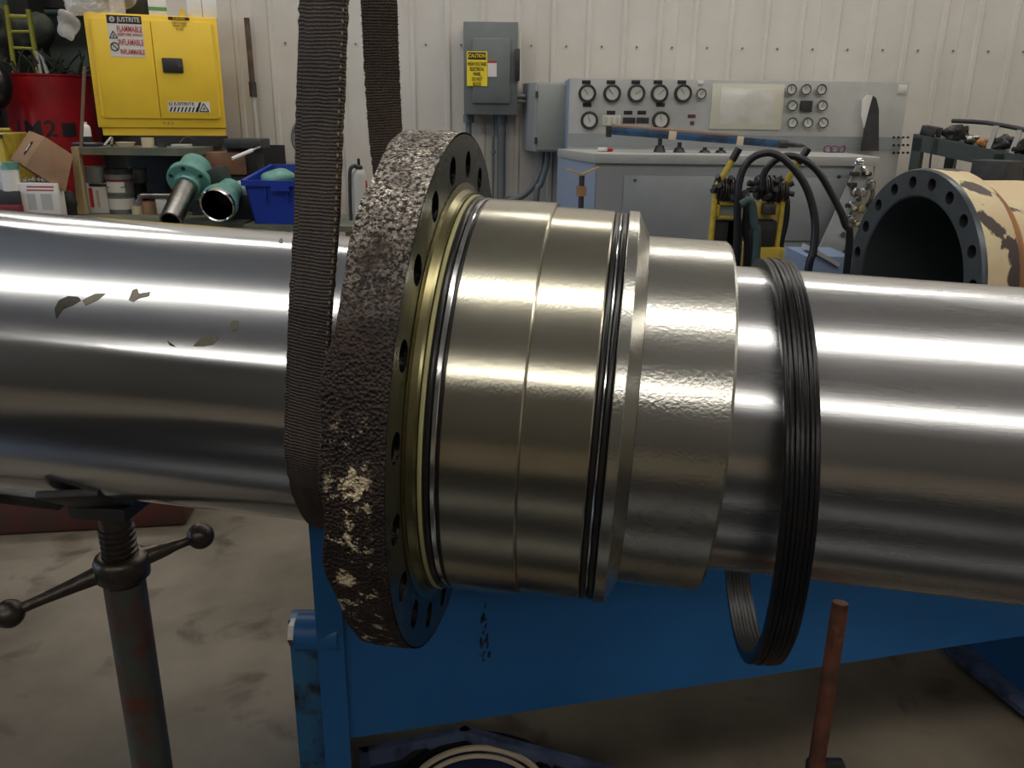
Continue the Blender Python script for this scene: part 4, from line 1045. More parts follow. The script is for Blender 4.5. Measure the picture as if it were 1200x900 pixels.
# bay: door, rack, guard rail, tyre, yellow bin
YD = 10.2
dd_ = thing('green_grey_door', Q(55, 80, YD), 'tall grey-green door panel in the dark bay', 'door')
a = Q(38, 0, YD); b = Q(76, 90, YD)
obj('door_leaf', box(BM(), a.x, b.x+.3, YD, YD+.05, 0, 2.7), mat('grey_green', (.10, .125, .11), .6), dd_)
obj('notice', box(BM(), Q(52, 31, YD).x, Q(55, 31, YD).x, YD-.005, YD, Q(52, 35, YD).z, Q(52, 28, YD).z), M_['paper'], dd_)
rk = thing('dark_machine', Q(15, 90, 9), 'dark bulky machine standing in the bay at the far left', 'machine')
a = Q(-30, 30, 9.2); b = Q(33, 0, 9.2)
obj('column', box(BM(), Q(14, 0, 9.4).x, Q(32, 0, 9.4).x, 9.4, 9.7, 0, 3.2), M_['shelfdark'], rk)
bm = BM(); ball(bm, Q(16, 50, 9.2), .3, 4, 1.1, .7, 1.15, nz=.2, ns=5); obj('motor', bm, M_['gunge'], rk)
obj('bed', box(BM(), Q(-40, 80, 9).x, Q(35, 80, 9).x, 8.8, 9.6, 0, Q(10, 75, 9).z), M_['shelfdark'], rk)
obj('green_cover', box(BM(), Q(-25, 0, 9.8).x, Q(8, 0, 9.8).x, 9.8, 9.9, 0, 2.9), mat('moss', (.10, .15, .10), .6), rk)
obj('header_beam', box(BM(), Q(-40, 0, 9.7).x, -3.6, 9.95, 10.1, Q(20, 8, 9.9).z, Q(20, -6, 9.9).z), M_['shelfdark'], rk)
gr = thing('yellow_guard_ladder', Q(40, 85, 7.6), 'yellow tube guard ladder behind the red drum', 'ladder')
Yg = 7.7
def gl_tube(nm, a, b, r=.018):
    bm = BM(); cyl(bm, Q(*a, Yg), Q(*b, Yg), r, seg=10); obj(nm, bm, mat('guard_yellow', (.42, .40, .05), .5), gr)
pA, pB = Q(33, 11, Yg), Q(46, 90, Yg); kk = pA+(pB-pA)*(pA.z/(pA.z-pB.z)); bm = BM(); cyl(bm, pA, kk, .022, seg=10); obj('rail', bm, mat('guard_yellow', (.42, .40, .05), .5), gr)
pA, pB = Q(7, 6, Yg), Q(14, 60, Yg); kk = pA+(pB-pA)*(pA.z/(pA.z-pB.z)); bm = BM(); cyl(bm, pA, kk, .02, seg=10); obj('rail', bm, mat('guard_yellow', (.42, .40, .05), .5), gr)
gl_tube('rung', (8, 19), (34, 20)); gl_tube('rung', (12, 37), (37, 37), .012); gl_tube('rung', (14, 56), (41, 57), .012)
ty = thing('hose_reel', Q(2, 125, 6.3), 'large round black reel at the left edge beside the red drum', 'reel')
wc = Q(-14, 98, 6.4); bm = BM(); torus(bm, wc, (.3, 1, 0), .12, .075, 40, 12); obj('reel_rim', bm, M_['rubber'], ty)
obj('disc', cyl(BM(), wc-Vector((.009, .03, 0)), wc+Vector((.009, .03, 0)), .09, seg=24), M_['shelfdark'], ty)
obj('stand', box(BM(), wc.x-.04, wc.x+.04, 6.38, 6.44, 0, wc.z-.15), M_['shelfdark'], ty)
yb = thing('yellow_cart', Q(8, 190, 5.9), 'low yellow cart at the left edge below the drum', 'cart')
obj('tub', box(BM(), Q(-60, 170, 5.9).x, Q(4, 170, 5.9).x, 5.9, 6.25, .25, Q(8, 156, 5.9).z, .02), M_['yellow2'], yb)
obj('slot', box(BM(), Q(-6, 160, 5.89).x, Q(2, 160, 5.89).x, 5.892, 5.90, Q(8, 158, 5.89).z-.02, Q(8, 157, 5.89).z-.005), M_['blackink'], yb)
for xx in (-.5, 0):
    bm = BM(); cyl(bm, (Q(4, 170, 5.9).x-.1+xx*.5, 5.95, .12), (Q(4, 170, 5.9).x-.06+xx*.5, 5.95, .12), .12, seg=24); obj('wheel', bm, M_['rubber'], yb)
bm = BM(); tube(bm, [Q(-5, 152, 5.88), Q(12, 152, 5.88)], .012, 8, 0); obj('handle', bm, M_['yellow2'], yb)

# ------------------------------------------------------------------ electrical gear
a = Q(543, 25, 5.6); b = Q(606, 135, 5.6)
ds = thing('electrical_disconnect', (a.x+.17, 5.7, b.z), 'grey electrical disconnect box with a yellow caution label', 'switch box')
obj('enclosure', box(BM(), a.x, b.x, 5.6, YW+.012, b.z, a.z, .006), M_['greyp'], ds)
c = Q(553, 44, 5.58); d = Q(598, 122, 5.58)
dor = obj('cover', box(BM(), c.x, d.x, 5.578, 5.602, d.z, c.z, .012), M_['greyp'], ds)
e = Q(604, 57, 5.58); f_ = Q(609, 95, 5.58)
bm = BM(); box(bm, e.x, f_.x, 5.56, 5.60, f_.z, e.z, .006); obj('switch_handle', bm, M_['black'], ds)
bm = BM(); cyl(bm, (b.x-.01, 5.62, (e.z+f_.z)/2), (f_.x-.003, 5.62, (e.z+f_.z)/2), .02, seg=14); obj('handle_pivot', bm, M_['black'], ds)
a2 = Q(547, 60, 5.577); b2 = Q(571, 101, 5.577); yl = mat('caution_yellow', (.85, .66, .02), .5)
obj('caution_label', box(BM(), a2.x, b2.x, 5.5745, 5.578, b2.z, a2.z), yl, ds)
obj('caution_header', box(BM(), a2.x+.008, b2.x-.008, 5.5735, 5.5745, a2.z-.048, a2.z-.006), M_['blackink'], ds)
T_('CAUTION', (a2.x+b2.x)/2, a2.z-.027, .032, .105, yl, Y=5.573, parent=ds)
T_('HIGH VOLTAGE\nELECTRICAL\nPANEL\nDO NOT\nBLOCK', (a2.x+b2.x)/2, a2.z-.134, .030, .115, M_['blackink'], Y=5.573, parent=ds)
sheetbox(571.5, 74, 582, 90, 5.577, .002, M_['paper'], 'white_sticker', ds)
sheetbox(571.5, 71, 582, 74, 5.577, .002, M_['redink'], 'red_sticker_header', ds)
# conduits of the disconnect
cdt = thing('wall_conduits', Q(580, 200, 5.74), 'grey conduits running down from the disconnect box', 'conduit')
for px, r in ((549, .020), (588, .028), (578, .009)):
    p = Q(px, 136, 5.74); bm = BM(); cyl(bm, (p.x, 5.74, 0), (p.x, 5.74, b.z), r, seg=16); obj('conduit', bm, M_['conduit'], cdt)
for px in (549, 588):
    p = Q(px, 136, 5.74); bm = BM(); cyl(bm, (p.x, 5.74, b.z-.05), (p.x, 5.74, b.z), .036, seg=16); obj('coupling', bm, M_['conduit'], cdt)
p = Q(578, 178, 5.74); bm = BM(); ball(bm, (p.x, 5.73, p.z), .016, 2); obj('clip', bm, M_['conduit'], cdt)
bm = BM(); cyl(bm, Q(605, 113, 5.66), Q(616, 113, 5.66), .016, seg=12); cyl(bm, Q(604, 119, 5.66), Q(616, 119, 5.66), .010, seg=12); obj('nipple', bm, M_['conduit'], cdt)
# junction box
jb = thing('junction_box', Q(645, 180, 5.5), 'pale grey junction box between the disconnect and the console', 'switch box')
fa, fb = Q(628, 96, 5.45), Q(667, 96, 5.45); fz = Q(640, 178, 5.45).z; ba_ = Q(613, 97, 5.74)
plan = [(fa.x, 5.45), (fb.x, 5.45), (fb.x, 5.80), (ba_.x+.02, 5.80), (ba_.x, 5.74)]
obj('enclosure', prism(BM(), [Vector((x_, y_, fz)) for x_, y_ in plan], (0, 0, fa.z-fz), bev=.004), M_['greyd'], jb)
obj('door', box(BM(), fa.x+.012, fb.x-.006, 5.435, 5.45, fz+.01, fa.z-.01, .005), mat('box_grey', (.27, .29, .26), .45), jb)
for pz in (111, 165):
    h = Q(629, pz, 5.43); bm = BM(); cyl(bm, (fa.x+.006, 5.435, h.z-.02), (fa.x+.006, 5.435, h.z+.02), .009, seg=10); obj('hinge', bm, M_['dark'], jb)
cd2 = thing('flexible_conduits', Q(630, 215, 5.6), 'two curved grey conduits below the junction box', 'conduit')
bm = BM(); tube(bm, [Q(635, 177, 5.6), Q(634, 195, 5.6), Q(627, 215, 5.6), Q(612, 230, 5.62), Q(596, 236, 5.66), Vector((Q(590, 240, 5.7).x+.03, 5.66, .9)), Vector((Q(590, 240, 5.7).x+.03, 5.66, 0))], .021, 12); obj('conduit', bm, M_['conduit'], cd2)
bm = BM(); tube(bm, [Q(642, 177, 5.58), Q(640, 195, 5.58), Q(634, 215, 5.58), Q(628, 240, 5.58), Vector((Q(628, 240, 5.58).x, 5.58, 0))], .020, 12); obj('conduit', bm, M_['conduit'], cd2)

# ------------------------------------------------------------------ control console
YP = 5.2; YQ = 4.6
co = thing('control_console', (1.2, 5.2, 0), 'grey control console with gauges along its upright panel', 'console')
px0 = Q(668, 94, YP).x; px1 = 2.325; pzt = 1.712; dzt = Q(800, 181, YQ).z
obj('panel_cabinet', box(BM(), px0, px1, YP, 5.76, 0, pzt, .004), M_['greyc'], co)
# left side skin of the panel, bluish daylight put into its colour
obj('daylit_side_skin', box(BM(), px0-.006, px0, YP+.004, 5.755, 0, pzt-.003), M_['greyb'], co)
dx0, dx1 = Q(700, 181, YQ).x, Q(1028, 180, YQ).x
desk = [(dx0, YQ), (dx1, YQ), (dx1+.02, YP), (Q(655, 180, YP).x, YP)]
obj('desk_body', prism(BM(), [Vector((x_, y_, 0)) for x_, y_ in desk], (0, 0, dzt-.05)), M_['greyd'], co)
sk = [Vector((dx0-.002, YQ, 0)), Vector((desk[3][0]-.002, YP, 0)), Vector((desk[3][0]-.002, YP, dzt-.0)), Vector((dx0-.002, YQ, dzt-.05))]
obj('desk_daylit_skin', prism(BM(), [sk[0], sk[1], Vector((sk[1].x, sk[1].y, dzt-.05)), sk[3]], (-.004, -.001, 0)), M_['greyb'], co)
obj('desk_top', prism(BM(), [Vector((x_, y_, dzt-.05)) for x_, y_ in ((dx0-.015, YQ-.02), (dx1+.01, YQ-.02), (dx1+.02, YP), (desk[3][0]-.01, YP))], (0, 0, .05), bev=.004), M_['greyc'], co)
def deskpanel(pxa, pya, pxb, pyb, nm):
    a = Q(pxa, pya, YQ); b = Q(pxb, pyb, YQ); obj(nm, box(BM(), a.x, b.x, YQ-.012, YQ, b.z, a.z, .004), M_['greyd'], co)
deskpanel(731, 205, 1003, 283, 'access_door'); deskpanel(731, 286, 1003, 420, 'access_door')
bm = BM(); c = Q(744, 211, YQ-.014); cyl(bm, c, c-Vector((0, .01, 0)), .007, seg=10); obj('door_knob', bm, M_['dark'], co)
bm = BM(); c = Q(983, 207, YQ-.014); cyl(bm, c, c-Vector((0, .01, 0)), .009, seg=10); obj('door_knob', bm, M_['dark'], co)
obj('trim_angle', box(BM(), Q(1022, 188, YQ).x, Q(1025, 188, YQ).x, YQ-.01, YQ, Q(1022, 238, YQ).z, Q(1022, 188, YQ).z), M_['dark'], co)
gz = YP-.001
gface = mat('gauge_face', (.62, .62, .57), .3, coat=.5)
def gauge(px, py, r=.052, bez='black', nm='gauge'):
    c = Q(px, py, YP); g = obj(nm, lathe(BM(), [(0, 0), (r, 0), (r, .022), (r*.92, .030), (r*.74, .030), (r*.72, .022), (0, .022)], c, (0, -1, 0), 36), M_[bez], co)
    obj('dial', cyl(BM(), c+Vector((0, -.0225, 0)), c+Vector((0, -.0245, 0)), r*.71, seg=28), gface, g)
    a = random.uniform(.5, 2.4); bm = BM(); tube(bm, [c+Vector((-.2*r*math.cos(a), -.026, -.2*r*math.sin(a))), c+Vector((.6*r*math.cos(a), -.026, .6*r*math.sin(a)))], .0014, 5, 0); obj('needle', bm, M_['blackink'], g)
random.seed(2)
for px in (688, 717, 745.5, 772.5, 800): gauge(px, 109.5-.0)
for px in (690.5, 774): gauge(px, 141)
gauge(821, 110, .032, 'chrome')
for px, py in ((926, 105), (943, 105), (961, 105), (927, 124), (962, 124), (927, 144), (945, 144), (963, 144)): gauge(px, py, .033, 'chrome', 'push_button')
def plate(px_a, py_a, px_b, py_b, m_, nm, th=.004, bev=.001):
    a = Q(px_a, py_a, YP); b = Q(px_b, py_b, YP); return obj(nm, box(BM(), a.x, b.x, YP-th, YP, b.z, a.z, bev), m_, co)
plate(938, 118, 950, 131, M_['black'], 'key_switch', .02)
plate(835, 98, 914, 152, mat('cream_plate', (.60, .585, .47), .4, spec=.6), 'screen_surround', .012)
scr = plate(845, 103, 904, 146, mat('pale_screen', (.68, .66, .60), .16, 0, (.60, .585, .52), 9, spec=.8), 'screen', .016)
for px in (687, 716, 745, 771, 799): plate(px-5, 94, px+5, 98.5, M_['blackink'], 'legend_plate', .002)
for px, py in ((688, 123), (774, 123), (716, 132), (736, 132), (752, 132)): plate(px-5, py-2.4, px+5, py+2.4, M_['blackink'], 'legend_plate', .002)
plate(706, 135, 727, 147, mat('cream_plate2', (.62, .60, .50), .4), 'meter_plate', .010)
for px in (710, 717, 723): plate(px-1.5, 137, px+1.5, 145, M_['palegrey'], 'meter_window', .012)
for px in (737, 753): plate(px-7, 137.5, px+7, 144.5, M_['dark'], 'display', .008)
plate(806, 134, 815, 138.5, mat('maroon_legend', (.12, .03, .04), .5), 'legend_plate', .002)
plate(809, 142, 813, 146, mat('maroon_legend', (.12, .03, .04), .5), 'indicator', .010)
plate(818, 95, 824, 99, M_['white'], 'indicator', .01)
plate(1053, 99, 1062, 110, M_['paper'], 'white_tag', .003)
bm = BM()
for r_ in range(3):
    for c_ in range(4):
        p = Q(1047+c_*5.5, 161+r_*9.0, YP); cyl(bm, p, p-Vector((0, .01, 0)), .007, seg=8)
obj('bolt_heads', bm, M_['dark'], co, kind='stuff')
obj('seam', box(BM(), px0, px1+.002, YP-.003, YP, Q(900, 172, YP).z-.01, Q(900, 158, YP).z-.005), M_['greyd'], co)
# white and black blade-shaped lever by the panel
lv = thing('black_curved_blade', Q(1022, 176, YP-.05), 'tall black tapered blade with a white edge standing on the console desk', 'blade')
prism(bm := BM(), [Q(1010, 177, YP-.07), Q(1030, 177, YP-.07), Q(1030, 128, YP-.05), Q(1027, 115, YP-.05), Q(1023, 112, YP-.05), Q(1018, 130, YP-.05), Q(1014, 150, YP-.06)], (0, .02, 0)); obj('blade', bm, M_['black'], lv)
prism(bm := BM(), [Q(1013, 150, YP-.048), Q(1018, 130, YP-.048), Q(1023, 112, YP-.048), Q(1017, 111, YP-.048), Q(1011, 117, YP-.048), Q(1010, 135, YP-.048)], (0, .014, 0)); obj('white_edge', bm, M_['white'], lv)
# things on the desk
Ye = 4.85
bbm = thing('blue_wrapped_bar', Q(820, 165, Ye), 'long blue bar with a brown top and two cream bands resting on the console desk', 'bar')
pA, pB = Q(716, 153, Ye), Q(912, 168.5, Ye); dv = (pB-pA).normalized(); L_ = (pB-pA).length
upv = Vector((0, 0, 1)); 
def barseg(t0, t1, h, dz, m_, nm, wy_=.05):
    a = pA+dv*L_*t0; b = pA+dv*L_*t1; n_ = dv.cross(Vector((0, 1, 0))).normalized()
    if n_.z < 0: n_ = -n_
    bm = BM(); prism(bm, [a+n_*(dz-h/2)-Vector((0, wy_/2, 0)), b+n_*(dz-h/2)-Vector((0, wy_/2, 0)), b+n_*(dz+h/2)-Vector((0, wy_/2, 0)), a+n_*(dz+h/2)-Vector((0, wy_/2, 0))], (0, wy_, 0), bev=.003); obj(nm, bm, m_, bbm)
bb_ = mat('bar_blue', (.03, .09, .19), .4, 0, (.02, .04, .08), 12, (.45, .6))
barseg(0, 1, .042, 0, bb_, 'bar_body'); barseg(.0, .75, .014, .029, mat('bar_brown', (.35, .22, .15), .6), 'brown_strip')
barseg(.34, .385, .046, 0, M_['tan'], 'cream_band', .056); barseg(.745, .785, .046, 0, M_['tan'], 'cream_band', .056)
bm = BM(); e_ = pA+dv*L_; lathe(bm, [(0, 0), (.024, 0), (.022, .05), (.014, .06), (.012, .13), (0, .16)], e_, dv, 16); obj('pointed_end', bm, M_['dark'], bbm)
bm = BM(); cbox(bm, pA+Vector((-.012, 0, -.006)), .03, .04, .06, bev=.004); obj('end_cap', bm, M_['dark'], bbm)
for k, px in enumerate((773, 796, 826, 845)):
    b_ = Q(px, 174, Ye); zt_ = [.075, .055, .03, .03][k]
    bm = BM(); cyl(bm, (b_.x, Ye, dzt), (b_.x, Ye, dzt+zt_*.5), .035, .022, 14); cyl(bm, (b_.x, Ye, dzt+zt_*.4), (b_.x, Ye, dzt+zt_), .012, .012, 10)
    obj('black_clamp_foot', bm, M_['black'], label=['tall black clamp foot under the blue bar, first from the left', 'second black clamp foot under the blue bar', 'low black knob on the desk below the right cream band', 'last low black knob on the desk toward the bar tip'][k], cat='clamp')
rg_ = thing('red_white_rag', Q(708, 172, 4.8), 'small red and white packet lying on the left of the desk', 'packet')
c = Q(706, 172, 4.85); c.z = dzt
bm = BM(); cbox(bm, c+Vector((0, 0, .012)), .05, .04, .022, .3, .006); obj('white_part', bm, M_['white'], rg_)
bm = BM(); cbox(bm, c+Vector((.04, .02, .01)), .04, .04, .018, .1, .005); obj('red_part', bm, mat('bright_red', (.6, .03, .02), .5), rg_)
for k, (px, sgn) in enumerate(((971, 1), (979, 1), (987, -1))):
    bm = BM(); c = Q(px, 170, 5.1); c.z = dzt+.02; torus(bm, c, (.4*sgn, 1, .3), .022, .007, 18, 6)
    obj('purple_link', bm, M_['purple'], label=['left', 'middle', 'right'][k]+' one of three dull purple chain links on the right of the desk', cat='chain link', group='purple links on the desk')
# valve manifold leaning against the desk front
vm = thing('valve_manifold', Q(1000, 290, 4.4), 'cluster of chrome valves and hoses on a slanted grey plate at the console right', 'valves')
YM = 4.52
obj('mounting_plate', prism(BM(), [Q(1004, 195, YM), Q(1024, 195, YM), Q(1022, 245, YM), Q(985, 300, YM-.1), Q(958, 296, YM-.1)], (0, .02, 0)), M_['greyd'], vm)
random.seed(21)
for px, py, r in ((1007, 191, .022), (1011, 197, .016), (1000, 225, .024), (1005, 232, .02), (995, 237, .018), (1021, 214, .022), (1009, 245, .018), (992, 250, .025), (1000, 256, .02), (986, 268, .02), (1011, 226, .012), (1003, 240, .026), (997, 246, .016)):
    c = Q(px, py, YM-.02); bm = BM(); dq = Vector((random.uniform(-.6, .6), -1, random.uniform(-.4, .4)))
    lathe(bm, [(0, 0), (r, 0), (r, .02), (r*.6, .025), (r*.6, .06), (r*.8, .062), (r*.8, .08), (0, .085)], c, dq, 12); obj('valve', bm, M_['pipe'] if random.random() < .6 else M_['chrome'], vm)
for px, py in ((1000, 203.5), (1014, 203.5), (997, 216), (992, 240)):
    a = Q(px-4, py-2.5, YM-.01); b = Q(px+4, py+2.5, YM-.01); obj('black_block', box(BM(), a.x, b.x, YM-.05, YM-.005, b.z, a.z, .003), M_['black'], vm)
bm = BM(); tube(bm, [Q(1021, 214, YM-.05), Q(1023, 226, YM-.08), Q(1018, 238, YM-.08), Q(1010, 246, YM-.04)], .010, 8); tube(bm, [Q(1007, 232, YM-.08), Q(1014, 222, YM-.08), Q(1021, 216, YM-.05)], .007, 8); obj('copper_line', bm, M_['dark'], vm)
obj('plate_leg', box(BM(), Q(985, 290, YM).x-.02, Q(985, 290, YM).x+.02, YM-.06, YM-.03, 0, Q(985, 290, YM).z), M_['dark'], vm)

# stand with V head in front of the console side
vs_ = thing('v_head_stand', Q(681, 240, 4.1), 'slim stand with a worn cream V head in front of the console left side', 'pipe stand')
Yv = 4.3; c = Q(682, 205, Yv)
obj('post', cyl(BM(), (c.x, Yv, 0), (c.x, Yv, c.z), .014, seg=14), M_['dark'], vs_)
for e_ in ((663.5, 198), (702, 196)):
    p = Q(*e_, Yv); dv = (p-c); bm = BM(); rot = Matrix((dv.normalized(), Vector((0, 1, 0)), dv.normalized().cross(Vector((0, 1, 0))))).transposed(); cbox(bm, (p+c)/2, dv.length, .04, .010, rot=rot); obj('head_arm', bm, M_['wood'], vs_)
p = Q(682, 225, Yv); bm = BM(); cyl(bm, (c.x, Yv, p.z-.02), (c.x, Yv, p.z+.03), .026, seg=12); obj('collar', bm, M_['card'], vs_)
for i in range(3):
    a = R_(90+120*i); bm = BM(); tube(bm, [(c.x, Yv, .3), (c.x+.2*math.cos(a), Yv+.2*math.sin(a), .012)], .01, 8, 0); obj('leg', bm, M_['dark'], vs_)

# ------------------------------------------------------------------ yellow trolleys with pumps and hoses
Yy = 3.75
def trolley(dx, lab, pts, grip, gx):
    t = thing('yellow_pump_trolley', Q(pts[0][0], 300, Yy), lab, 'trolley')
    p = [Q(a, b, Yy) for a, b in pts]; lowp = Vector((p[0].x-.01, Yy, .1))
    bm = BM(); tube(bm, [lowp]+p, .0135, 10, 0); obj('handle_tube', bm, M_['yellow2'], t)
    bm = BM(); cyl(bm, p[-1], Q(*grip, Yy), .017, seg=12); obj('grip', bm, M_['rubber'], t)
    return t
t1 = trolley(0, 'left yellow tube trolley with a black pump, in front of the console', [(832.5, 290), (837, 237), (840, 218), (858, 188)], (866, 174), 0)
t2 = trolley(0, 'right yellow tube trolley with a black pump, under the hoses', [(910, 292), (917, 240), (919, 218), (935, 191)], (947, 174), 0)
def tb_(t, pxa, pya, pxb, pyb, m_, nm, Y=Yy, d=.04, bev=.004):
    a = Q(pxa, pya, Y); b = Q(pxb, pyb, Y); return obj(nm, box(BM(), a.x, b.x, Y, Y+d, b.z, a.z, bev), m_, t)
tb_(t1, 838, 236, 866, 241, M_['yellow2'], 'crossbar'); tb_(t1, 838, 253, 866, 257, M_['yellow2'], 'crossbar'); tb_(t1, 838, 236, 843, 257, M_['yellow2'], 'side_plate')
tb_(t1, 843, 241, 866, 253, M_['greyd'], 'back_plate', Yy+.02)
tb_(t1, 838, 258, 850, 400, M_['shelfdark'], 'cylinder', Yy+.02, .08); tb_(t1, 853, 258, 859, 400, M_['dark'], 'post', Yy+.02, .04)
tb_(t2, 885, 236, 918, 257, M_['yellow2'], 'side_plate', Yy, .02); tb_(t2, 896, 239, 909, 252, M_['dark'], 'motor', Yy-.05, .05); tb_(t2, 888, 258, 908, 290, M_['shelfdark'], 'tank', Yy-.02, .12, .01)
tb_(t2, 880, 290, 915, 330, M_['yellow2'], 'base', Yy-.03, .2)
a = Q(888, 330, Yy)
for t, xx in ((t1, Q(842, 300, Yy).x), (t2, Q(898, 300, Yy).x)):
    bm = BM(); box(bm, xx-.06, xx+.06, Yy-.03, Yy+.22, .06, .10, .005); obj('foot_plate', bm, M_['yellow2'], t)
    for sg in (-1, 1):
        bm = BM(); cyl(bm, (xx+sg*.064, Yy+.1, .09), (xx+sg*.09, Yy+.1, .09), .09, seg=20); obj('wheel', bm, M_['rubber'], t)
    if t is t2: obj('mast', box(BM(), xx-.03, xx+.03, Yy+.02, Yy+.08, .1, a.z+.05), M_['dark'], t)
def pump(px, py, t, seed):
    random.seed(seed); c = Q(px, py, Yy+.02); bm = BM()
    for k in range(9):
        q = c+Vector(((k-4)*.011, 0, 0)); cyl(bm, q, q+Vector((.006, 0, 0)), .05 + (.006 if k % 2 else 0), seg=14)
    o = obj('pump_head', bm, M_['dark'], t)
    bm = BM()
    for k in range(7):
        d_ = Vector((random.uniform(-1, 1), -random.random()*.8, random.uniform(-.4, 1))).normalized(); cyl(bm, c+d_*.04, c+d_*.085, .012, seg=8)
    obj('fittings', bm, M_['black'], o, kind='stuff')
pump(850, 222, t1, 3); pump(897, 220, t2, 4); pump(908, 224, t2, 8)
# hoses
h1 = obj('black_hose', tube(BM(), [Q(862, 320, Yy-.1), Q(864, 265, Yy-.1), Q(866, 215, Yy-.1), Q(878, 188, Yy-.1), Q(902, 179, Yy-.12), Q(925, 192, Yy-.14), Q(945, 220, Yy-.16), Q(955, 258, Yy-.18), Q(953, 295, Yy-.2), Q(945, 330, Yy-.2), Vector((Q(940, 340, Yy-.2).x, Yy-.2, .02))], .0165, 12),
         M_['rubber'], label='front black hose arching highest over the yellow trolleys', cat='hose')
h2 = obj('black_hose', tube(BM(), [Q(893, 222, Yy-.03), Q(896, 202, Yy-.03), Q(910, 187, Yy-.04), Q(930, 183, Yy-.06), Q(955, 197, Yy-.08), Q(975, 228, Yy-.1), Q(990, 262, Yy-.12), Q(994, 300, Yy-.12), Vector((Q(994, 330, Yy-.12).x, Yy-.12, .02))], .0155, 12),
         M_['rubber'], label='rear black hose arching right from the right-hand pump', cat='hose')
h3 = obj('black_hose', tube(BM(), [Q(917, 224, Yy+.03), Q(922, 235, Yy), Q(921, 258, Yy), Q(915, 285, Yy), Q(913, 310, Yy), Vector((Q(913, 330, Yy).x, Yy, .02))], .014, 12),
         M_['rubber'], label='short black hose hanging along the right trolley tube', cat='hose')
h4 = obj('green_hose', tube(BM(), [Q(868, 240, Yy-.16), Q(880, 236, Yy-.16), Q(884, 262, Yy-.16), Q(886, 300, Yy-.16), Vector((Q(884, 330, Yy-.16).x, Yy-.16, .02))], .018, 12),
         mat('hose_green', (.035, .065, .065), .5), label='dark teal hose hanging between the two trolleys', cat='hose')
h5 = obj('black_hose', tube(BM(), [Q(872, 225, Yy-.05), Q(876, 240, Yy-.08), Q(874, 270, Yy-.08), Q(876, 310, Yy-.08), Vector((Q(876, 330, Yy-.08).x, Yy-.08, .02))], .020, 12),
         M_['rubber'], label='thick black hose hanging behind the teal one', cat='hose')
# blue-grey crate with paper behind the rod
pb_ = thing('blue_grey_crate', Q(970, 312, 4.0), 'low crate with pale blue side and papers, right of the hoses', 'crate')
zc_ = Q(960, 300, 4.0).z
obj('crate_body', box(BM(), Q(944, 300, 4.0).x, Q(1000, 300, 4.0).x, 4.0, 4.3, 0, zc_-.0, .006), mat('crate_blue', (.20, .27, .42), .5), pb_)
bm = BM(); prism(bm, [Q(957, 292, 3.98), Q(985, 309, 3.98), Q(983, 313, 3.98), Q(955, 297, 3.98)], (0, .2, 0)); obj('board', bm, M_['palegrey'], pb_)

# ------------------------------------------------------------------ big painted flange cylinder at right
fc = Q(1062, 331, 3.8); az = R_(82)
fn = Vector((-math.sin(az), -math.cos(az), 0))         # faces left and towards the camera
RB = .505
MB_ = Matrix((fn.cross(Vector((0, 0, 1))).normalized(), Vector((0, 0, 1)), fn)).transposed().to_4x4()
if MB_.to_3x3().determinant() < 0: MB_ = Matrix((-fn.cross(Vector((0, 0, 1))).normalized(), Vector((0, 0, 1)), fn)).transposed().to_4x4()
MB_.translation = fc
bc_ = thing('cylinder_barrel', None, 'big hollow cylinder barrel with a dark bolt flange and peeling cream paint', 'cylinder', matrix=MB_)
bm = BM(); flange_face(bm, 0, .395, RB, .452, .028, 20, R_(9), .07)
gm = mat('dark_grey_flange', (.085, .10, .11), .33, .5, (.12, .135, .145), 8, (.4, .7))
obj('bolt_face', bm, [gm, M_['black']], bc_, local=True)
obj('bore', ring([(.395, 0), (.388, -.006), (.388, -.7), (.05, -.7)], 96), mat('dark_bore', (.10, .115, .12), .45, .5), bc_, local=True)
obj('edge_chamfer', ring([(RB, 0), (RB+.006, -.008), (RB+.006, -.022)], 96), gm, bc_, local=True)
obj('flange_rim', ring([(RB+.006, -.022), (RB+.008, -.03), (RB+.006, -.15), (RB+.0, -.165)], 120), M_['peel'], bc_, local=True)
obj('barrel_shell', ring([(RB, -.165), (.48, -.19), (.46, -.20), (.46, -1.6), (0.01, -1.6)], 96), M_['peel'], bc_, local=True)
obj('weld_bead', ring([(.46, -.20), (.475, -.215), (.46, -.235)], 96), mat('orange_rust', (.42, .20, .09), .6), bc_, local=True)
for sg in (.25, 1.2):
    c = MB_ @ Vector((0, 0, -sg)); bm = BM(); cbox(bm, (c.x, c.y, .14), .2, .8, .28, math.atan2(-fn.y, -fn.x)) if False else cbox(bm, (c.x, c.y, (fc.z-RB)/2-.0), .16, .6, fc.z-RB-.004, math.atan2(fn.y, fn.x))
    obj('timber_block', bm, M_['wood'], label='timber block under the cream-painted barrel', cat='block', group='timber blocks under the barrel')

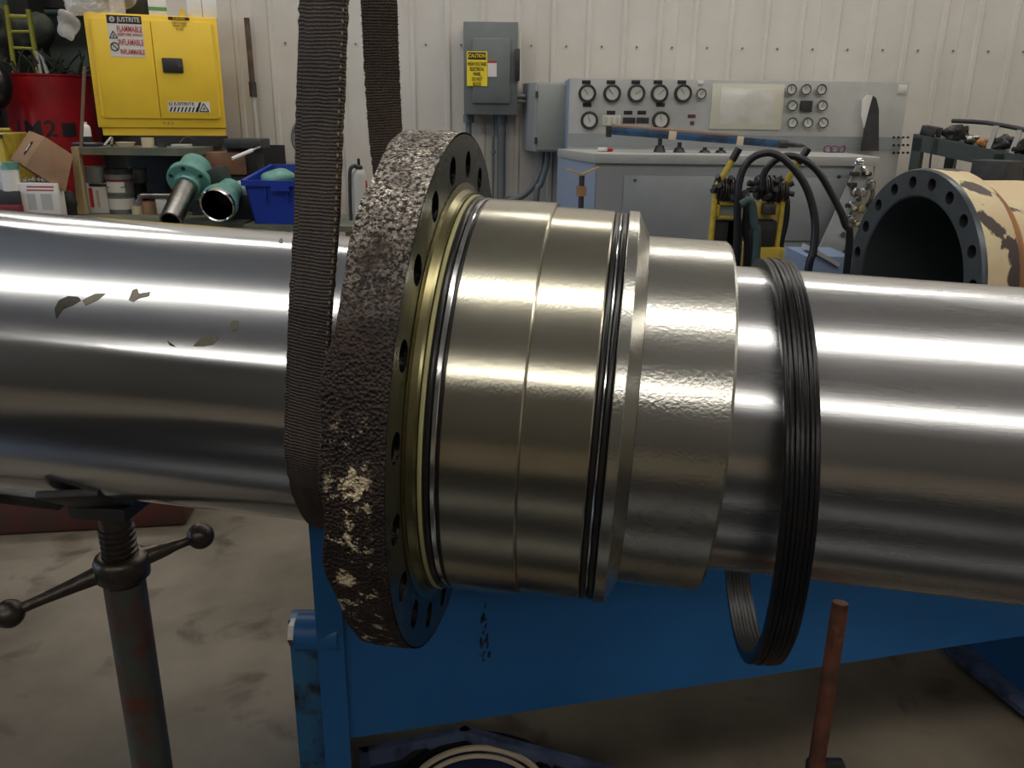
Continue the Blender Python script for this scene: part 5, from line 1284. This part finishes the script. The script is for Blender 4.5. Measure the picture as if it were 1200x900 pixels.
# ------------------------------------------------------------------ bench with parts at far right
e0 = Q(1070, 161, 5.1)
rbn = thing('steel_side_bench', (e0.x+.3, 4.9, 0), 'dark green steel bench with tools at the far right', 'bench')
e1 = Q(1212, 190, 4.62); dv = (e1-e0); ext = dv.length; dv.normalize(); nv = Vector((-dv.y, dv.x, 0)).normalized()
if nv.x < 0: nv = -nv
gb_ = mat('bench_green', (.045, .06, .055), .5)
obj('table_top', prism(BM(), [e0, e0+dv*ext, e0+dv*ext+nv*.6, e0+nv*.6], (0, 0, .02)), gb_, rbn)
obj('apron', prism(BM(), [e0-Vector((0, 0, .07)), e0+dv*ext-Vector((0, 0, .07)), e0+dv*ext, e0], nv*.03), gb_, rbn)
for t in (.0, .46, ext-.06):
    for q in (0, .54):
        p = e0+dv*t+nv*q; f0 = Vector((p.x, p.y, 0)); dh = Vector((dv.x, dv.y, 0)).normalized()
        obj('leg', prism(BM(), [f0, f0+dh*.055, f0+dh*.055+nv*.055, f0+nv*.055], (0, 0, p.z-.0)), gb_, rbn)
rot = Matrix((dv, nv, dv.cross(nv) if dv.cross(nv).z > 0 else -dv.cross(nv))).transposed()
if rot.determinant() < 0: rot = Matrix((-dv, nv, (-dv).cross(nv))).transposed()
def onb(px, q):                       # spot on the bench top behind the front edge, seen at picture column px
    a_, c_ = e0+nv*q, e0+dv*ext+nv*q
    def col(P): d_ = P-CAM; return 600+F*d_.dot(RT)/d_.dot(FW)
    lo, hi = -.2, 2.0
    for _ in range(40):
        mid = (lo+hi)/2
        if col(a_+(c_-a_)*mid) < px: lo = mid
        else: hi = mid
    return a_+(c_-a_)*lo+Vector((0, 0, .02))
bm = BM(); cbox(bm, onb(1090, .08)+Vector((0, 0, .028)), .09, .10, .055, rot=rot, bev=.005); obj('dark_vice_block', bm, M_['dark'], label='small dark block at the left end of the right bench', cat='block')
pcs = [('lumpy_casting', (1118, .12), .050, M_['dark'], 'dark lumpy casting on the right bench, next to the small block'), ('grey_casting', (1136, .07), .032, M_['pipe'], 'small shiny grey casting left of the orange-brown part'), ('orange_part', (1151, .05), .030, mat('orange_part', (.38, .17, .05), .5), 'small orange-brown part in the middle of the right bench'), ('dark_casting', (1172, .08), .045, M_['dark'], 'dark casting between the two upright clamps on the right bench'), ('dark_casting', (1196, .08), .045, M_['dark'], 'dark casting at the picture edge on the right bench')]
for i, (nm, (t, q), r, m_, lb_) in enumerate(pcs):
    bm = BM(); c = onb(t, q); ball(bm, c+Vector((0, 0, r*.8)), r, 3, 1.3, .9, .85, nz=r*.6, ns=26, seed=i)
    cyl(bm, c+Vector((-r, 0, r)), c+Vector((r*1.1, -.02, r*1.2)), r*.45, seg=12)
    for v in bm.verts: v.co.z = max(v.co.z, c.z-.012)
    obj(nm, bm, m_, label=lb_, cat='machine part')
lb3 = thing('clamp_bars', onb(1170, .1), 'dark lever bar lying over two upright clamps on the right bench', 'clamp')
for px in (1160, 1187):
    c = onb(px, .04); bm = BM(); cbox(bm, c+Vector((0, 0, .062)), .025, .02, .124, rot=rot); obj('clamp_upright', bm, M_['palegrey'], lb3)
a = onb(1112, .16)+Vector((0, 0, .10)); b = onb(1195, .04)+Vector((0, 0, .13))
bm = BM(); tube(bm, [a, (a+b)/2+Vector((0, 0, .012)), b], .012, 8, 3); obj('lever', bm, M_['black'], lb3)
c = onb(1095, -.01)
bm = BM(); tube(bm, [c+Vector((0, .03, .01)), c+Vector((0, 0, .008)), c-Vector((.012, .01, .1)), c-Vector((0, .01, .24))], .006, 6); obj('cord', bm, M_['black'], rbn)
# black box in front of bench
bxb = thing('black_toolbox', Q(1178, 220, 4.3), 'black cube-like box standing behind the barrel at the right', 'box')
zb_ = Q(1180, 228, 4.35).z; zt_ = Q(1180, 189, 4.35).z
M3 = Matrix.Translation((Q(1180, 205, 4.35).x, 4.45, 0)) @ Matrix.Rotation(R_(35), 4, 'Z')
bm = BM(); box(bm, -.09, .09, -.09, .09, zb_-.02, zt_, .005, M=M3); obj('case', bm, M_['black'], bxb)
bm = BM(); box(bm, -.06, .06, -.06, .06, 0, zb_-.02, M=M3); obj('pedestal', bm, M_['dark'], bxb)
